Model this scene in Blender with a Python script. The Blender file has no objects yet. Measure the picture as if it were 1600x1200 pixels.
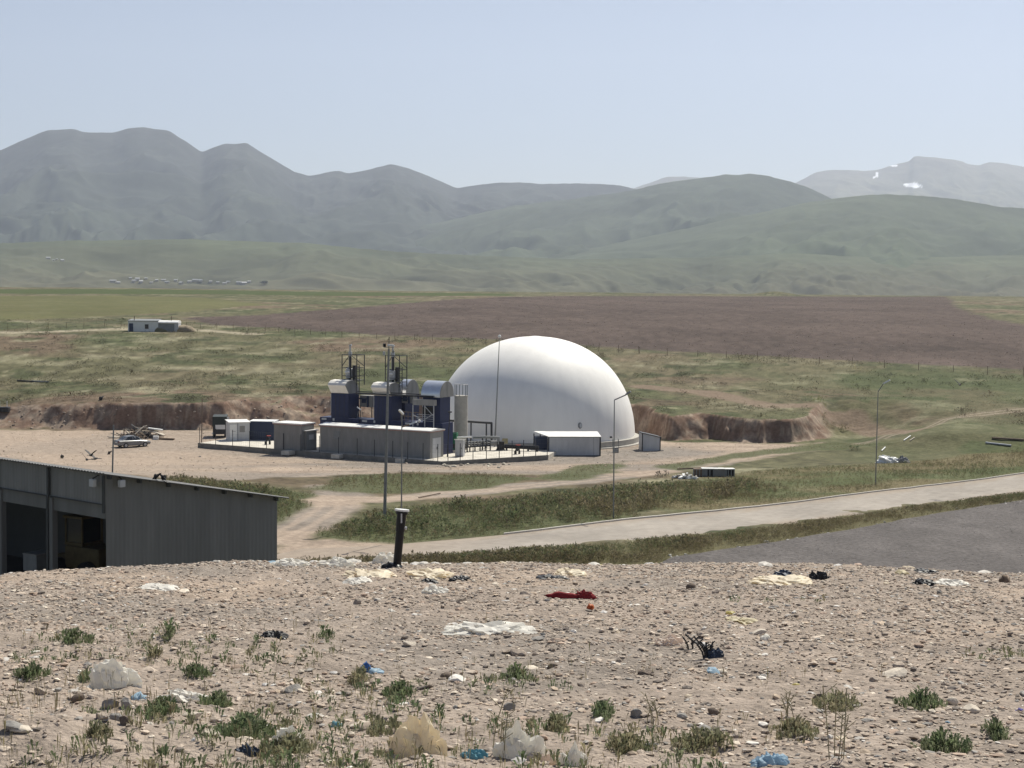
import bpy, bmesh, math, random
import numpy as np
from mathutils import Matrix, Vector
R = math.radians
sc = bpy.context.scene
col = sc.collection

# ------------------------------------------------------------------ camera
FPX = 2500.0
PITCH = math.atan(146 / FPX)
ROLL = R(0.55)
CAMROT = Matrix.Rotation(math.pi / 2 - PITCH, 4, 'X') @ Matrix.Rotation(ROLL, 4, 'Z')
cd = bpy.data.cameras.new('camera')
cam = bpy.data.objects.new('camera', cd)
col.objects.link(cam)
cd.sensor_fit = 'HORIZONTAL'
cd.sensor_width = 36.0
cd.lens = 36.0 * FPX / 1600
cd.clip_start = 0.1
cd.clip_end = 60000
cam.matrix_world = CAMROT
sc.camera = cam

# ------------------------------------------------------------------ light
SUN_EL, SUN_AZ = R(54), R(30)          # azimuth clockwise from +Y
w = bpy.data.worlds.new('World')
sc.world = w
w.use_nodes = True
nt = w.node_tree
bg = nt.nodes['Background']
sky = nt.nodes.new('ShaderNodeTexSky')
sky.sky_type = 'NISHITA'
sky.sun_disc = False
sky.sun_elevation = SUN_EL
sky.sun_rotation = SUN_AZ
sky.altitude = 1800
sky.air_density = 1.0
sky.dust_density = 3.2
sky.ozone_density = 1.0
wb = nt.nodes.new('ShaderNodeMix'); wb.data_type = 'RGBA'; wb.blend_type = 'MULTIPLY'; wb.inputs[0].default_value = 1.0
wb.inputs[7].default_value = (1.07, 0.975, 0.92, 1)          # the phone's warm white balance
nt.links.new(sky.outputs[0], wb.inputs[6])
nt.links.new(wb.outputs[2], bg.inputs[0])
bg.inputs[1].default_value = 0.07
sl = bpy.data.lights.new('sun', 'SUN')
sl.energy = 4.6
sl.angle = R(0.6)
sl.color = (1.0, 0.955, 0.84)
so = bpy.data.objects.new('sun', sl)
col.objects.link(so)
sdir = Vector((math.sin(SUN_AZ) * math.cos(SUN_EL), math.cos(SUN_AZ) * math.cos(SUN_EL), math.sin(SUN_EL)))
so.rotation_euler = sdir.to_track_quat('Z', 'Y').to_euler()
so.location = (0, 50, 200)
vs = sc.view_settings
vs.view_transform = 'Standard'
vs.look = 'None'
vs.exposure = 0.45
vs.gamma = 1.0
vs.use_curve_mapping = False
sc.render.engine = 'CYCLES'
sc.cycles.use_denoising = True
sc.cycles.max_bounces = 6
sc.cycles.diffuse_bounces = 3
sc.cycles.volume_bounces = 1
sc.cycles.transparent_max_bounces = 8

# ------------------------------------------------------------------ pixel <-> place
CR = np.array(CAMROT.to_3x3())
def ray(px, py):
    d = CR @ np.array([(px - 800) / FPX, -(py - 600) / FPX, -1.0])
    return d / d[1]
def P(px, py, Y):
    d = ray(px, py) * Y
    return Vector(d)
def onz(px, py, z):
    d = ray(px, py)
    return Vector(d * (z / d[2]))
def project(x, y, z):
    p = np.stack([x, y, z], -1) @ CR
    return 800 + FPX * p[..., 0] / -p[..., 2], 600 - FPX * p[..., 1] / -p[..., 2]

# ------------------------------------------------------------------ noise
def _h(ix, iy, seed):
    n = (ix.astype(np.int64) * 374761393 + iy.astype(np.int64) * 668265263 + seed * 144269) & 0x7fffffff
    n = ((n ^ (n >> 13)) * 1274126177) & 0x7fffffff
    n = n ^ (n >> 16)
    return (n & 0xffff) / 65535.0
def vn(x, y, seed=0):
    x = np.asarray(x, float); y = np.asarray(y, float)
    ix = np.floor(x); iy = np.floor(y)
    fx = x - ix; fy = y - iy
    fx = fx * fx * (3 - 2 * fx); fy = fy * fy * (3 - 2 * fy)
    a = _h(ix, iy, seed); b = _h(ix + 1, iy, seed); c = _h(ix, iy + 1, seed); d = _h(ix + 1, iy + 1, seed)
    return (a + (b - a) * fx) * (1 - fy) + (c + (d - c) * fx) * fy
def fbm(x, y, seed=0, o=4, g=0.5):
    s = 0; a = 1; t = 0
    for i in range(o):
        s = s + a * vn(x * 2 ** i, y * 2 ** i, seed + 17 * i); t += a; a *= g
    return s / t
def ss(a, b, x):
    t = np.clip((x - a) / (b - a), 0, 1)
    return t * t * (3 - 2 * t)
def sdist(poly, x, y):
    """signed distance to a polygon, positive inside (clamped at -40 far outside)"""
    x = np.asarray(x, float); y = np.asarray(y, float)
    if x.size > 5000:
        q = np.asarray(poly, float); lo = q.min(0) - 40; hi = q.max(0) + 40
        k = (x > lo[0]) & (x < hi[0]) & (y > lo[1]) & (y < hi[1])
        out = np.full(x.shape, -40.0)
        if k.any() and not k.all():
            out[k] = _sd(poly, x[k], y[k])
            return out
    return _sd(poly, x, y)
def _sd(poly, x, y):
    d = np.full(x.shape, 1e9); ins = np.zeros(x.shape, bool)
    n = len(poly)
    for i in range(n):
        ax, ay = poly[i][0], poly[i][1]; bx, by = poly[(i + 1) % n][0], poly[(i + 1) % n][1]
        ex, ey = bx - ax, by - ay
        t = np.clip(((x - ax) * ex + (y - ay) * ey) / (ex * ex + ey * ey + 1e-9), 0, 1)
        d = np.minimum(d, (x - ax - t * ex) ** 2 + (y - ay - t * ey) ** 2)
        cr = ((ay > y) != (by > y))
        xx = ax + (y - ay) * ex / (ey if abs(ey) > 1e-9 else 1e-9)
        ins ^= cr & (x < xx)
    d = np.sqrt(d)
    return np.where(ins, d, -d)
def ldist(line, x, y):
    d = np.full(np.shape(x), 1e9)
    for i in range(len(line) - 1):
        ax, ay = line[i][0], line[i][1]; bx, by = line[i + 1][0], line[i + 1][1]
        ex, ey = bx - ax, by - ay
        t = np.clip(((x - ax) * ex + (y - ay) * ey) / (ex * ex + ey * ey + 1e-9), 0, 1)
        d = np.minimum(d, (x - ax - t * ex) ** 2 + (y - ay - t * ey) ** 2)
    return np.sqrt(d)

# ------------------------------------------------------------------ materials
MATS = {}
def mat(name, c, rough=0.8, var=0.15, scale=3.0, metal=0.0, bump=0.0, bscale=None, c2=None, attr=None, spec=0.3, trans=0.0, stretch=None):
    if name in MATS: return MATS[name]
    m = bpy.data.materials.new(name); m.use_nodes = True
    t = m.node_tree; N = t.nodes; L = t.links
    b = N['Principled BSDF']
    b.inputs['Roughness'].default_value = rough
    b.inputs['Metallic'].default_value = metal
    b.inputs['Specular IOR Level'].default_value = spec
    tc = N.new('ShaderNodeTexCoord')
    src = tc.outputs['Object']
    if stretch:
        mp = N.new('ShaderNodeMapping'); mp.inputs['Scale'].default_value = stretch
        L.new(src, mp.inputs[0]); src = mp.outputs[0]
    nz = N.new('ShaderNodeTexNoise'); nz.inputs['Scale'].default_value = scale; nz.inputs['Detail'].default_value = 6
    nz.inputs['Roughness'].default_value = 0.65
    L.new(src, nz.inputs['Vector'])
    mr = N.new('ShaderNodeMapRange')
    mr.inputs[1].default_value = 0.3; mr.inputs[2].default_value = 0.7
    L.new(nz.outputs[0], mr.inputs[0])
    mx = N.new('ShaderNodeMix'); mx.data_type = 'RGBA'
    L.new(mr.outputs[0], mx.inputs[0])
    if attr:
        a = N.new('ShaderNodeAttribute'); a.attribute_name = attr
        lo = N.new('ShaderNodeMix'); lo.data_type = 'RGBA'; lo.blend_type = 'MULTIPLY'; lo.inputs[0].default_value = 1
        hi = N.new('ShaderNodeMix'); hi.data_type = 'RGBA'; hi.blend_type = 'MULTIPLY'; hi.inputs[0].default_value = 1
        L.new(a.outputs[0], lo.inputs[6]); L.new(a.outputs[0], hi.inputs[6])
        lo.inputs[7].default_value = (1 - var, 1 - var, 1 - var, 1); hi.inputs[7].default_value = (1 + var, 1 + var, 1 + var, 1)
        L.new(lo.outputs[2], mx.inputs[6]); L.new(hi.outputs[2], mx.inputs[7])
    else:
        c2 = c2 or tuple(min(1, v * (1 + var)) for v in c)
        mx.inputs[6].default_value = (*[v * (1 - var) for v in c], 1)
        mx.inputs[7].default_value = (*c2, 1)
    L.new(mx.outputs[2], b.inputs['Base Color'])
    if bump:
        nb = N.new('ShaderNodeTexNoise'); nb.inputs['Scale'].default_value = bscale or scale * 4; nb.inputs['Detail'].default_value = 5
        L.new(src, nb.inputs['Vector'])
        bp = N.new('ShaderNodeBump'); bp.inputs['Strength'].default_value = 0.8; bp.inputs['Distance'].default_value = bump
        L.new(nb.outputs[0], bp.inputs['Height']); L.new(bp.outputs[0], b.inputs['Normal'])
    if trans:
        tr = N.new('ShaderNodeBsdfTranslucent'); ms = N.new('ShaderNodeMixShader'); ms.inputs[0].default_value = trans
        L.new(mx.outputs[2], tr.inputs[0]); L.new(b.outputs[0], ms.inputs[1]); L.new(tr.outputs[0], ms.inputs[2])
        L.new(ms.outputs[0], N['Material Output'].inputs[0])
    MATS[name] = m
    return m

# ------------------------------------------------------------------ mesh helpers
def tag(o, label=None, cat=None, group=None, kind=None):
    if label: o['label'] = label
    if cat: o['category'] = cat
    if group: o['group'] = group
    if kind: o['kind'] = kind
    return o
def link(name, me, parent=None):
    o = bpy.data.objects.new(name, me); col.objects.link(o)
    if parent is not None: o.parent = parent
    return o
def empty(name, loc, rz=0.0, label=None, cat=None, group=None):
    o = bpy.data.objects.new(name, None); col.objects.link(o)
    o.empty_display_size = 0.3
    o.location = loc; o.rotation_euler = (0, 0, rz)
    return tag(o, label, cat, group)
def arr_mesh(name, v, faces, m, parent=None, color=None, smooth=False, k=None):
    """v: Nx3, faces: MxK int array"""
    v = np.ascontiguousarray(v, np.float32); faces = np.ascontiguousarray(faces, np.int32)
    me = bpy.data.meshes.new(name)
    n, kk = faces.shape
    me.vertices.add(len(v)); me.vertices.foreach_set('co', v.ravel())
    me.loops.add(n * kk); me.loops.foreach_set('vertex_index', faces.ravel())
    me.polygons.add(n)
    me.polygons.foreach_set('loop_start', np.arange(0, n * kk, kk, dtype=np.int32))
    me.polygons.foreach_set('use_smooth', np.full(n, smooth))
    if color is not None:
        a = me.attributes.new('albedo', 'FLOAT_COLOR', 'POINT')
        c4 = np.ones((len(v), 4), np.float32); c4[:, :3] = color
        a.data.foreach_set('color', c4.ravel())
    me.update(calc_edges=True)
    me.materials.append(m)
    return link(name, me, parent)
def grid_faces(nr, nc):
    i = np.arange(nr - 1)[:, None] * nc + np.arange(nc - 1)[None, :]
    i = i.ravel()
    return np.stack([i, i + 1, i + nc + 1, i + nc], 1)

class MB:
    def __init__(s): s.v = []; s.f = []
    def add(s, vs, fs):
        o = len(s.v); s.v += [tuple(p) for p in vs]; s.f += [tuple(i + o for i in f) for f in fs]; return s
    def box(s, c, d, rz=0.0, rx=0.0, ry=0.0):
        M = Matrix.Rotation(rz, 3, 'Z') @ Matrix.Rotation(ry, 3, 'Y') @ Matrix.Rotation(rx, 3, 'X')
        c = Vector(c); x, y, z = d[0] / 2, d[1] / 2, d[2] / 2
        vs = [c + M @ Vector((a * x, b * y, e * z)) for e in (-1, 1) for a, b in ((-1, -1), (1, -1), (1, 1), (-1, 1))]
        return s.add(vs, [(0, 3, 2, 1), (4, 5, 6, 7), (0, 1, 5, 4), (1, 2, 6, 5), (2, 3, 7, 6), (3, 0, 4, 7)])
    def bx(s, x0, x1, y0, y1, z0, z1):
        return s.box(((x0 + x1) / 2, (y0 + y1) / 2, (z0 + z1) / 2), (x1 - x0, y1 - y0, z1 - z0))
    def cyl(s, a, b, r0, r1=None, n=12, cap=True):
        r1 = r0 if r1 is None else r1
        a = Vector(a); b = Vector(b); d = (b - a).normalized()
        u = d.orthogonal().normalized(); w_ = d.cross(u)
        vs = []
        for p, r in ((a, r0), (b, r1)):
            for i in range(n):
                t = 2 * math.pi * i / n
                vs.append(p + u * math.cos(t) * r + w_ * math.sin(t) * r)
        fs = [(i, (i + 1) % n, n + (i + 1) % n, n + i) for i in range(n)]
        if cap: fs += [tuple(reversed(range(n))), tuple(range(n, 2 * n))]
        return s.add(vs, fs)
    def tube(s, pts, r, n=8):
        for a, b in zip(pts[:-1], pts[1:]): s.cyl(a, b, r, r, n)
        for p in pts[1:-1]: s.ball(p, r * 1.02, n, 5)
        return s
    def ball(s, c, r, n=10, m=6, sz=1.0):
        c = Vector(c); vs = [c + Vector((0, 0, -r * sz))]
        for j in range(1, m):
            t = -math.pi / 2 + math.pi * j / m
            for i in range(n):
                a = 2 * math.pi * i / n
                vs.append(c + Vector((r * math.cos(t) * math.cos(a), r * math.cos(t) * math.sin(a), r * sz * math.sin(t))))
        vs.append(c + Vector((0, 0, r * sz)))
        fs = [(0, 1 + (i + 1) % n, 1 + i) for i in range(n)]
        for j in range(m - 2):
            for i in range(n):
                a = 1 + j * n; fs.append((a + i, a + (i + 1) % n, a + n + (i + 1) % n, a + n + i))
        l = len(vs) - 1; a = 1 + (m - 2) * n
        fs += [(a + i, a + (i + 1) % n, l) for i in range(n)]
        return s.add(vs, fs)
    def lathe(s, prof, n=32, c=(0, 0, 0)):
        c = Vector(c); vs = []
        for r, z in prof:
            for i in range(n):
                a = 2 * math.pi * i / n; vs.append(c + Vector((r * math.cos(a), r * math.sin(a), z)))
        fs = []
        for j in range(len(prof) - 1):
            for i in range(n):
                fs.append((j * n + i, j * n + (i + 1) % n, (j + 1) * n + (i + 1) % n, (j + 1) * n + i))
        fs += [tuple(reversed(range(n))), tuple(range((len(prof) - 1) * n, len(prof) * n))]
        return s.add(vs, fs)
    def prism(s, prof, a, b):
        """prof: list of (p,q); a,b: Vectors->functions mapping (p,q) to 3D at each end"""
        n = len(prof)
        vs = [a(p, q) for p, q in prof] + [b(p, q) for p, q in prof]
        fs = [(i, (i + 1) % n, n + (i + 1) % n, n + i) for i in range(n)]
        fs += [tuple(reversed(range(n))), tuple(range(n, 2 * n))]
        return s.add(vs, fs)
    def build(s, name, m, parent=None, smooth=False, bevel=0.0, loc=None, rz=None):
        me = bpy.data.meshes.new(name)
        me.from_pydata([tuple(p) for p in s.v], [], s.f)
        bm = bmesh.new(); bm.from_mesh(me)
        bmesh.ops.recalc_face_normals(bm, faces=bm.faces)
        if bevel:
            bmesh.ops.bevel(bm, geom=[e for e in bm.edges if len(e.link_faces) == 2 and e.calc_face_angle(0) > 0.6], offset=bevel, segments=2, affect='EDGES', profile=0.6)
        bm.to_mesh(me); bm.free()
        if smooth:
            for p in me.polygons: p.use_smooth = True
            try: me.set_sharp_from_angle(angle=R(40))
            except Exception: pass
        me.materials.append(m)
        o = link(name, me, parent)
        if loc is not None: o.location = loc
        if rz is not None: o.rotation_euler = (0, 0, rz)
        return o
def copy_tree(o, parent=None):
    c = o.copy(); col.objects.link(c)
    if parent is not None: c.parent = parent
    for ch in list(o.children): copy_tree(ch, c)
    return c
# ------------------------------------------------------------------ the lie of the land (z = 0 is the camera's height)
FLOOR = -20.2
SHED_F = np.array([-0.7506, 0.6607]); SHED_G = np.array([0.6607, 0.7506]); _sc = np.array([-19.07, 75.0])
SHED_PLAN = [tuple(_sc), tuple(_sc + SHED_G * 10.5), tuple(_sc + SHED_G * 10.5 + SHED_F * 24), tuple(_sc + SHED_F * 24)]
HB = np.array([(-50, -17), (100, -17.3), (150, -17.6), (200, -17.8), (214, -17.2), (228, -16.4), (240, -15.9), (300, -12.7), (375, -9.1), (500, -5.9), (700, -2.9), (1000, -0.8), (1250, -1.3), (2600, -70)])
HF = np.array([(-50, -17), (60, -17), (110, -17.8), (150, -18.8), (170, -19.4), (188, -20.2), (5000, -20.2)])
HR = np.array([(-50, -17), (60, -17), (110, -17.8), (150, -18.7), (175, -18.6), (200, -18.0), (225, -16.8), (250, -15.4), (300, -12.7), (375, -9.1), (500, -5.9), (700, -2.9), (1000, -0.8), (1250, -1.3), (2600, -70)])
_pit = [(-260, 668), (0, 671), (150, 672), (330, 672), (500, 668), (640, 664), (820, 668), (990, 676), (1035, 689), (1080, 690), (1110, 687), (1160, 692), (1240, 692), (1290, 688), (1325, 683)]
PIT = [tuple(onz(a, b, FLOOR)[:2]) for a, b in _pit]
PIT += [(38, 196), (30, 178), (20, 160), (20, 20), (-400, 20), (-400, PIT[0][1])]
def sminterp(y, T):
    return (np.interp(y - 3, T[:, 0], T[:, 1]) + np.interp(y, T[:, 0], T[:, 1]) + np.interp(y + 3, T[:, 0], T[:, 1])) / 3
def cut(x, y):
    d = -sdist(PIT, x, y)
    d = d + 1.1 * (fbm(x * 0.35, y * 0.35, 5, 3) - 0.5) * 2 + 0.5 * (vn(x * 1.3, y * 1.3, 9) - 0.5)
    sheer = np.maximum(ss(-60, -56, x) * ss(-38, -43, x), ss(13, 15, x) * ss(47, 44, x))
    wd = 1.6 + 30 * ss(207, 196, y) + (1 - sheer) * (2.2 + 5.5 * vn(x * 0.16, y * 0.16, 19)) + 2.2 * np.exp(-((x - 25) / 2.2) ** 2) + 10 * ss(38, 48, x)
    return ss(0, 1, d / wd)
def G(x, y):
    x = np.asarray(x, float); y = np.asarray(y, float)
    back = sminterp(y, HB); right = sminterp(y, HR); front = sminterp(y, HF)
    wr = ss(18, 42, x)
    out = back * (1 - wr) + right * wr
    out = out + 0.5 * (fbm(x * 0.02, y * 0.02, 3, 3) - 0.5) * ss(210, 300, y)
    out = out - 2.0 * ss(-55, -90, x) * ss(300, 225, y)
    t = cut(x, y)
    z = front * (1 - t) + out * t
    z = z + 0.18 * (fbm(x * 0.08, y * 0.08, 21, 3) - 0.5) + 0.10 * (fbm(x * 0.5, y * 0.5, 31, 2) - 0.5)
    # levelled pad under the grey shed
    z = z + (-15.75 - z) * ss(9, 2, -np.maximum(sdist(SHED_PLAN, x, y), -30))
    # soil heap on the skyline, spoil beside the white hut
    hx, hy = 152.0, 930.0
    z = z + 2.2 * np.exp(-(((x - hx) / 11) ** 2 + ((y - hy) / 25) ** 2))
    return z
def PG(px, py, dz=0.0):
    d = ray(px, py)
    Y = np.geomspace(40, 2600, 420)
    for _ in range(3):
        k = np.nonzero(d[2] * Y <= G(d[0] * Y, Y) + dz)[0]
        if not len(k): return Vector(d * 900)
        i = max(int(k[0]), 1); Y = np.linspace(Y[i - 1], Y[i], 30)
    return Vector(d * Y[-1]) if not len(k) else Vector(d * float(Y[-1]))
def pgs(pts): return [tuple(PG(a, b)[:2]) for a, b in pts]
def gz(x, y): return float(G(x, y))

# ------------------------------------------------------------------ zones of the plain (plan outlines)
Z_DIRT = pgs([(-60, 669), (165, 670), (330, 670), (520, 668), (700, 666), (990, 676), (1045, 690), (1200, 693), (1285, 692), (1190, 712), (1080, 728), (960, 742), (840, 742), (700, 738), (500, 744), (380, 752), (250, 746), (100, 735), (-60, 726)])
Z_DIRT2 = pgs([(430, 868), (440, 830), (480, 800), (505, 775), (480, 757), (560, 752), (580, 772), (530, 792), (500, 830), (480, 842), (600, 848), (640, 852), (600, 866)])
TRACK = pgs([(415, 845), (470, 822), (512, 795), (520, 778), (600, 780), (700, 772), (850, 757), (1000, 741), (1150, 717), (1280, 699), (1400, 678), (1600, 640)])
TRAIL = pgs([(1010, 605), (1100, 613), (1200, 634), (1330, 656), (1430, 673)])
FARPATH = pgs([(-60, 521), (60, 519), (180, 514), (285, 514), (400, 522)])
Z_PLOW = pgs([(285, 497), (420, 492), (560, 480), (700, 468), (900, 462.5), (1480, 463.5), (1495, 480), (1540, 497), (1700, 525), (1700, 582), (1300, 562), (1000, 546), (780, 531), (600, 524), (450, 514), (330, 508)])
Z_YELLOW = pgs([(-60, 463), (180, 462), (330, 466), (420, 476), (300, 486), (100, 497), (-60, 504)])
Z_DARKG = pgs([(-60, 452), (250, 452), (420, 455), (560, 456.5), (800, 459), (800, 462), (560, 463), (300, 460), (-60, 458)])
ROAD_FAR = [(470, 860), (560, 857), (640, 852), (800, 838), (960, 818), (1100, 805), (1250, 788), (1400, 769), (1600, 742), (1800, 712)]
ROAD_NEAR = [(400, 876), (500, 878), (640, 874), (800, 863), (920, 853), (1080, 841), (1250, 816), (1400, 797), (1600, 769), (1800, 740)]
YARD_EDGE = [(1035, 880), (1050, 872), (1150, 858), (1250, 842), (1350, 825), (1450, 806), (1600, 782), (1700, 765), (1900, 730)]
W_A = pgs([(480, 765), (520, 747), (620, 740), (760, 743), (850, 746), (760, 763), (640, 772), (560, 771)])
W_B = pgs([(490, 836), (560, 806), (620, 795), (760, 784), (900, 768), (1040, 759), (1170, 750), (1240, 766), (1120, 786), (1040, 797), (960, 814), (800, 834), (640, 849), (560, 846)])
W_C = pgs([(240, 750), (300, 746), (400, 762), (480, 772), (488, 792), (450, 815), (420, 830), (200, 830), (100, 800)])
_rn = pgs(ROAD_NEAR); _ye = pgs(YARD_EDGE)
W_D = _rn[::1] + _ye[::-1] + pgs([(900, 886), (700, 893), (430, 900)])
W_E = pgs([(1040, 760), (1120, 742), (1200, 735), (1600, 690), (1700, 690), (1700, 725), (1600, 740), (1400, 767), (1250, 786), (1100, 803), (1040, 800)])
W_F = pgs([(1060, 735), (1150, 716), (1280, 704), (1400, 692), (1300, 690), (1150, 708), (1010, 728)])
W_G = pgs([(820, 748), (900, 728), (980, 720), (960, 740), (900, 752)])

def meadow_colour(x, y):
    n1 = fbm(x * 0.035, y * 0.02, 41, 4); n2 = fbm(x * 0.16, y * 0.10, 51, 4); n3 = fbm(x * 0.012, y * 0.006, 61, 3)
    n4 = fbm(x * 0.9, y * 0.6, 71, 3)
    g = np.array([0.110, 0.104, 0.058]); b = np.array([0.132, 0.114, 0.070]); dk = np.array([0.066, 0.078, 0.036])
    dry = np.array([0.27, 0.25, 0.165]); red = np.array([0.15, 0.095, 0.075])
    def lerp(a, c, t): return a + (c - a) * t[..., None]
    c = lerp(np.broadcast_to(g, x.shape + (3,)), b, ss(0.42, 0.60, n1 + 0.25 * (n3 - 0.5)))
    c = lerp(c, dk, 0.8 * ss(0.52, 0.68, fbm(x * 0.05, y * 0.03, 81, 4)))
    c = lerp(c, red, 0.5 * ss(0.62, 0.72, fbm(x * 0.03, y * 0.03, 85, 3)))
    c = lerp(c, dry, 0.55 * ss(0.58, 0.72, fbm(x * 0.06, y * 0.09, 91, 5)) * ss(0.35, 0.6, n2))
    n5 = 0.5 * vn(x * 0.55, y * 0.40, 75) + 0.5 * vn(x * 1.3 + y * 0.7, y * 0.6 - x * 0.5, 76)
    c = lerp(c, dry * 0.9, 0.6 * ss(0.62, 0.74, fbm(x * 0.13, y * 0.13, 95, 5)))
    c = lerp(c, dk * 0.85, 0.8 * ss(0.58, 0.70, fbm(x * 0.17, y * 0.14, 97, 5)))
    c = c * (0.25 + 0.75 * n4 + 0.75 * n5)[..., None]
    return c
def lerpc(a, c, t): return a + (np.asarray(c) - a) * np.asarray(t)[..., None]

def ground_colour(x, y, z, steep):
    c = meadow_colour(x, y)
    e1 = (fbm(x * 0.25, y * 0.25, 101, 4) - 0.5); e2 = fbm(x * 0.8, y * 0.8, 111, 3)
    big = e1 * ss(150, 500, y)
    # right-hand meadow is greener close by
    c = lerpc(c, np.array([0.078, 0.098, 0.042]) * 1.0, 0.5 * ss(15, 60, x) * ss(330, 230, y) * ss(0.35, 0.6, fbm(x * 0.04, y * 0.05, 131, 3)))
    # fields of the plateau
    m = ss(-3, 3, sdist(Z_YELLOW, x, y) + 12 * big); c = lerpc(c, np.array([0.118, 0.118, 0.050]) * (0.8 + 0.4 * fbm(x * 0.05, y * 0.02, 7, 3))[..., None], m * 0.85)
    m = ss(-3, 3, sdist(Z_DARKG, x, y)); c = lerpc(c, (0.058, 0.078, 0.026), m * 0.9)
    m = ss(-2, 2, sdist(Z_PLOW, x, y) + 8 * big)
    pc = np.array([0.088, 0.066, 0.056]) * (0.45 + 1.1 * (0.6 * fbm(x * 0.05, y * 0.03, 141, 5) + 0.4 * vn(x * 0.8, y * 0.3, 145)))[..., None]
    fur = 0.5 + 0.5 * np.sin((x * 0.35 + y * 0.06) * 2.2)
    pc = pc * (0.97 + 0.06 * fur)[..., None]
    c = lerpc(c, pc, m)
    m = ss(3.5, 1.2, ldist(FARPATH, x, y) + 3 * e1); c = lerpc(c, (0.33, 0.29, 0.21), m)
    # bare ground
    dirt = np.array([0.330, 0.262, 0.205]); dgrey = np.array([0.235, 0.200, 0.168])
    dmix = lerpc(np.broadcast_to(dirt, x.shape + (3,)), dgrey, ss(0.40, 0.62, fbm(x * 0.06, y * 0.10, 151, 4)))
    dmix = dmix * (0.80 + 0.40 * e2)[..., None]
    far = ss(-22, -40, x)
    dmix = dmix * (0.78 + 0.44 * fbm(x * 0.12, y * 0.45, 155, 4))[..., None]
    skirt = ss(9, 3, ldist([(-42, 204), (-8, 184.5), (6, 190.5), (18, 200)], x, y) + 3 * e1)
    dmix = lerpc(dmix, np.array([0.215, 0.19, 0.165]) * (0.8 + 0.4 * e2)[..., None], 0.75 * skirt)
    dmix = lerpc(dmix, dirt * 1.05, 0.6 * far)
    m = ss(-1.0, 1.5, sdist(Z_DIRT, x, y) + 7 * e1); c = lerpc(c, dmix, m)
    m = ss(-0.8, 0.8, sdist(Z_DIRT2, x, y) + 3 * e1); c = lerpc(c, dmix * 0.98, m)
    td = ldist(TRACK, x, y)
    m = ss(3.0, 1.6, td + 2.5 * e1); c = lerpc(c, dmix, m * np.where(x > 20, 0.75 - 0.55 * ss(30, 42, x), 1.0))
    rut = ss(0.55, 0.15, np.abs(np.abs(td) - 0.8)); c = lerpc(c, dirt * 1.15, rut * m * 0.5)
    m = ss(3.2, 1.4, ldist(TRAIL, x, y) + 2.5 * e1); c = lerpc(c, (0.205, 0.150, 0.112), m * 0.8)
    # grass growing back in the yard
    for pl in (W_A, W_B, W_C, W_F, W_G):
        m = ss(-0.6, 1.0, sdist(pl, x, y) + 3 * e1); c = lerpc(c, (0.085, 0.095, 0.045), m * 0.9)
    m = ss(-0.5, 0.5, sdist(W_D, x, y)); c = lerpc(c, (0.115, 0.105, 0.055), m)
    m = ss(-1.5, 1.5, sdist(W_E, x, y) + 2 * e1)
    c = lerpc(c, lerpc(np.broadcast_to(np.array([0.085, 0.10, 0.042]), x.shape + (3,)), (0.165, 0.135, 0.075), ss(0.4, 0.6, fbm(x * 0.07, y * 0.12, 161, 4))), m * 0.8)
    # cut earth
    earth = lerpc(np.broadcast_to(np.array([0.200, 0.135, 0.100]), x.shape + (3,)), (0.30, 0.235, 0.18), ss(0.42, 0.66, fbm(x * 0.7, z * 1.2 + y * 0.4, 171, 4)))
    earth = earth * (0.75 + 0.5 * fbm(x * 1.7, y * 1.7, 181, 2))[..., None]
    c = lerpc(c, earth, ss(0.24, 0.55, steep) * ss(48, 43, x))
    return c

# ------------------------------------------------------------------ terrain sheet
ys = np.concatenate([np.arange(30, 95, 1.2), np.arange(95, 172, 0.5), np.arange(172, 262, 0.36)])
r = [262.0]
while r[-1] < 2600: r.append(r[-1] * 1.0075 + 0.3)
ys = np.concatenate([ys, r])
us = np.linspace(-1, 1, 760)
us = np.sign(us) * (np.abs(us) * 0.75 + 0.25 * np.abs(us) ** 3)
YY, UU = np.meshgrid(ys, us, indexing='ij')
XX = UU * (0.46 * YY + 14)
ZZ = G(XX, YY)
gy, gx = np.gradient(ZZ)
dy = np.gradient(YY, axis=0); dx = np.gradient(XX, axis=1)
steep = np.hypot(gy / dy, gx / dx)
C = ground_colour(XX, YY, ZZ, np.where((YY > 195) & (YY < 262), steep, 0))
m_ground = mat('ground soil and grass', (0.2, 0.2, 0.1), 0.95, 0.28, 2.2, attr='albedo', bump=0.10, bscale=1.6, spec=0.1)
V = np.stack([XX, YY, ZZ], -1).reshape(-1, 3)
o = arr_mesh('terrain', V, grid_faces(*XX.shape), m_ground, color=C.reshape(-1, 3), smooth=True)
tag(o, 'plain of meadow, ploughed field and bare yard cut into a low bank', kind='structure')

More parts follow.
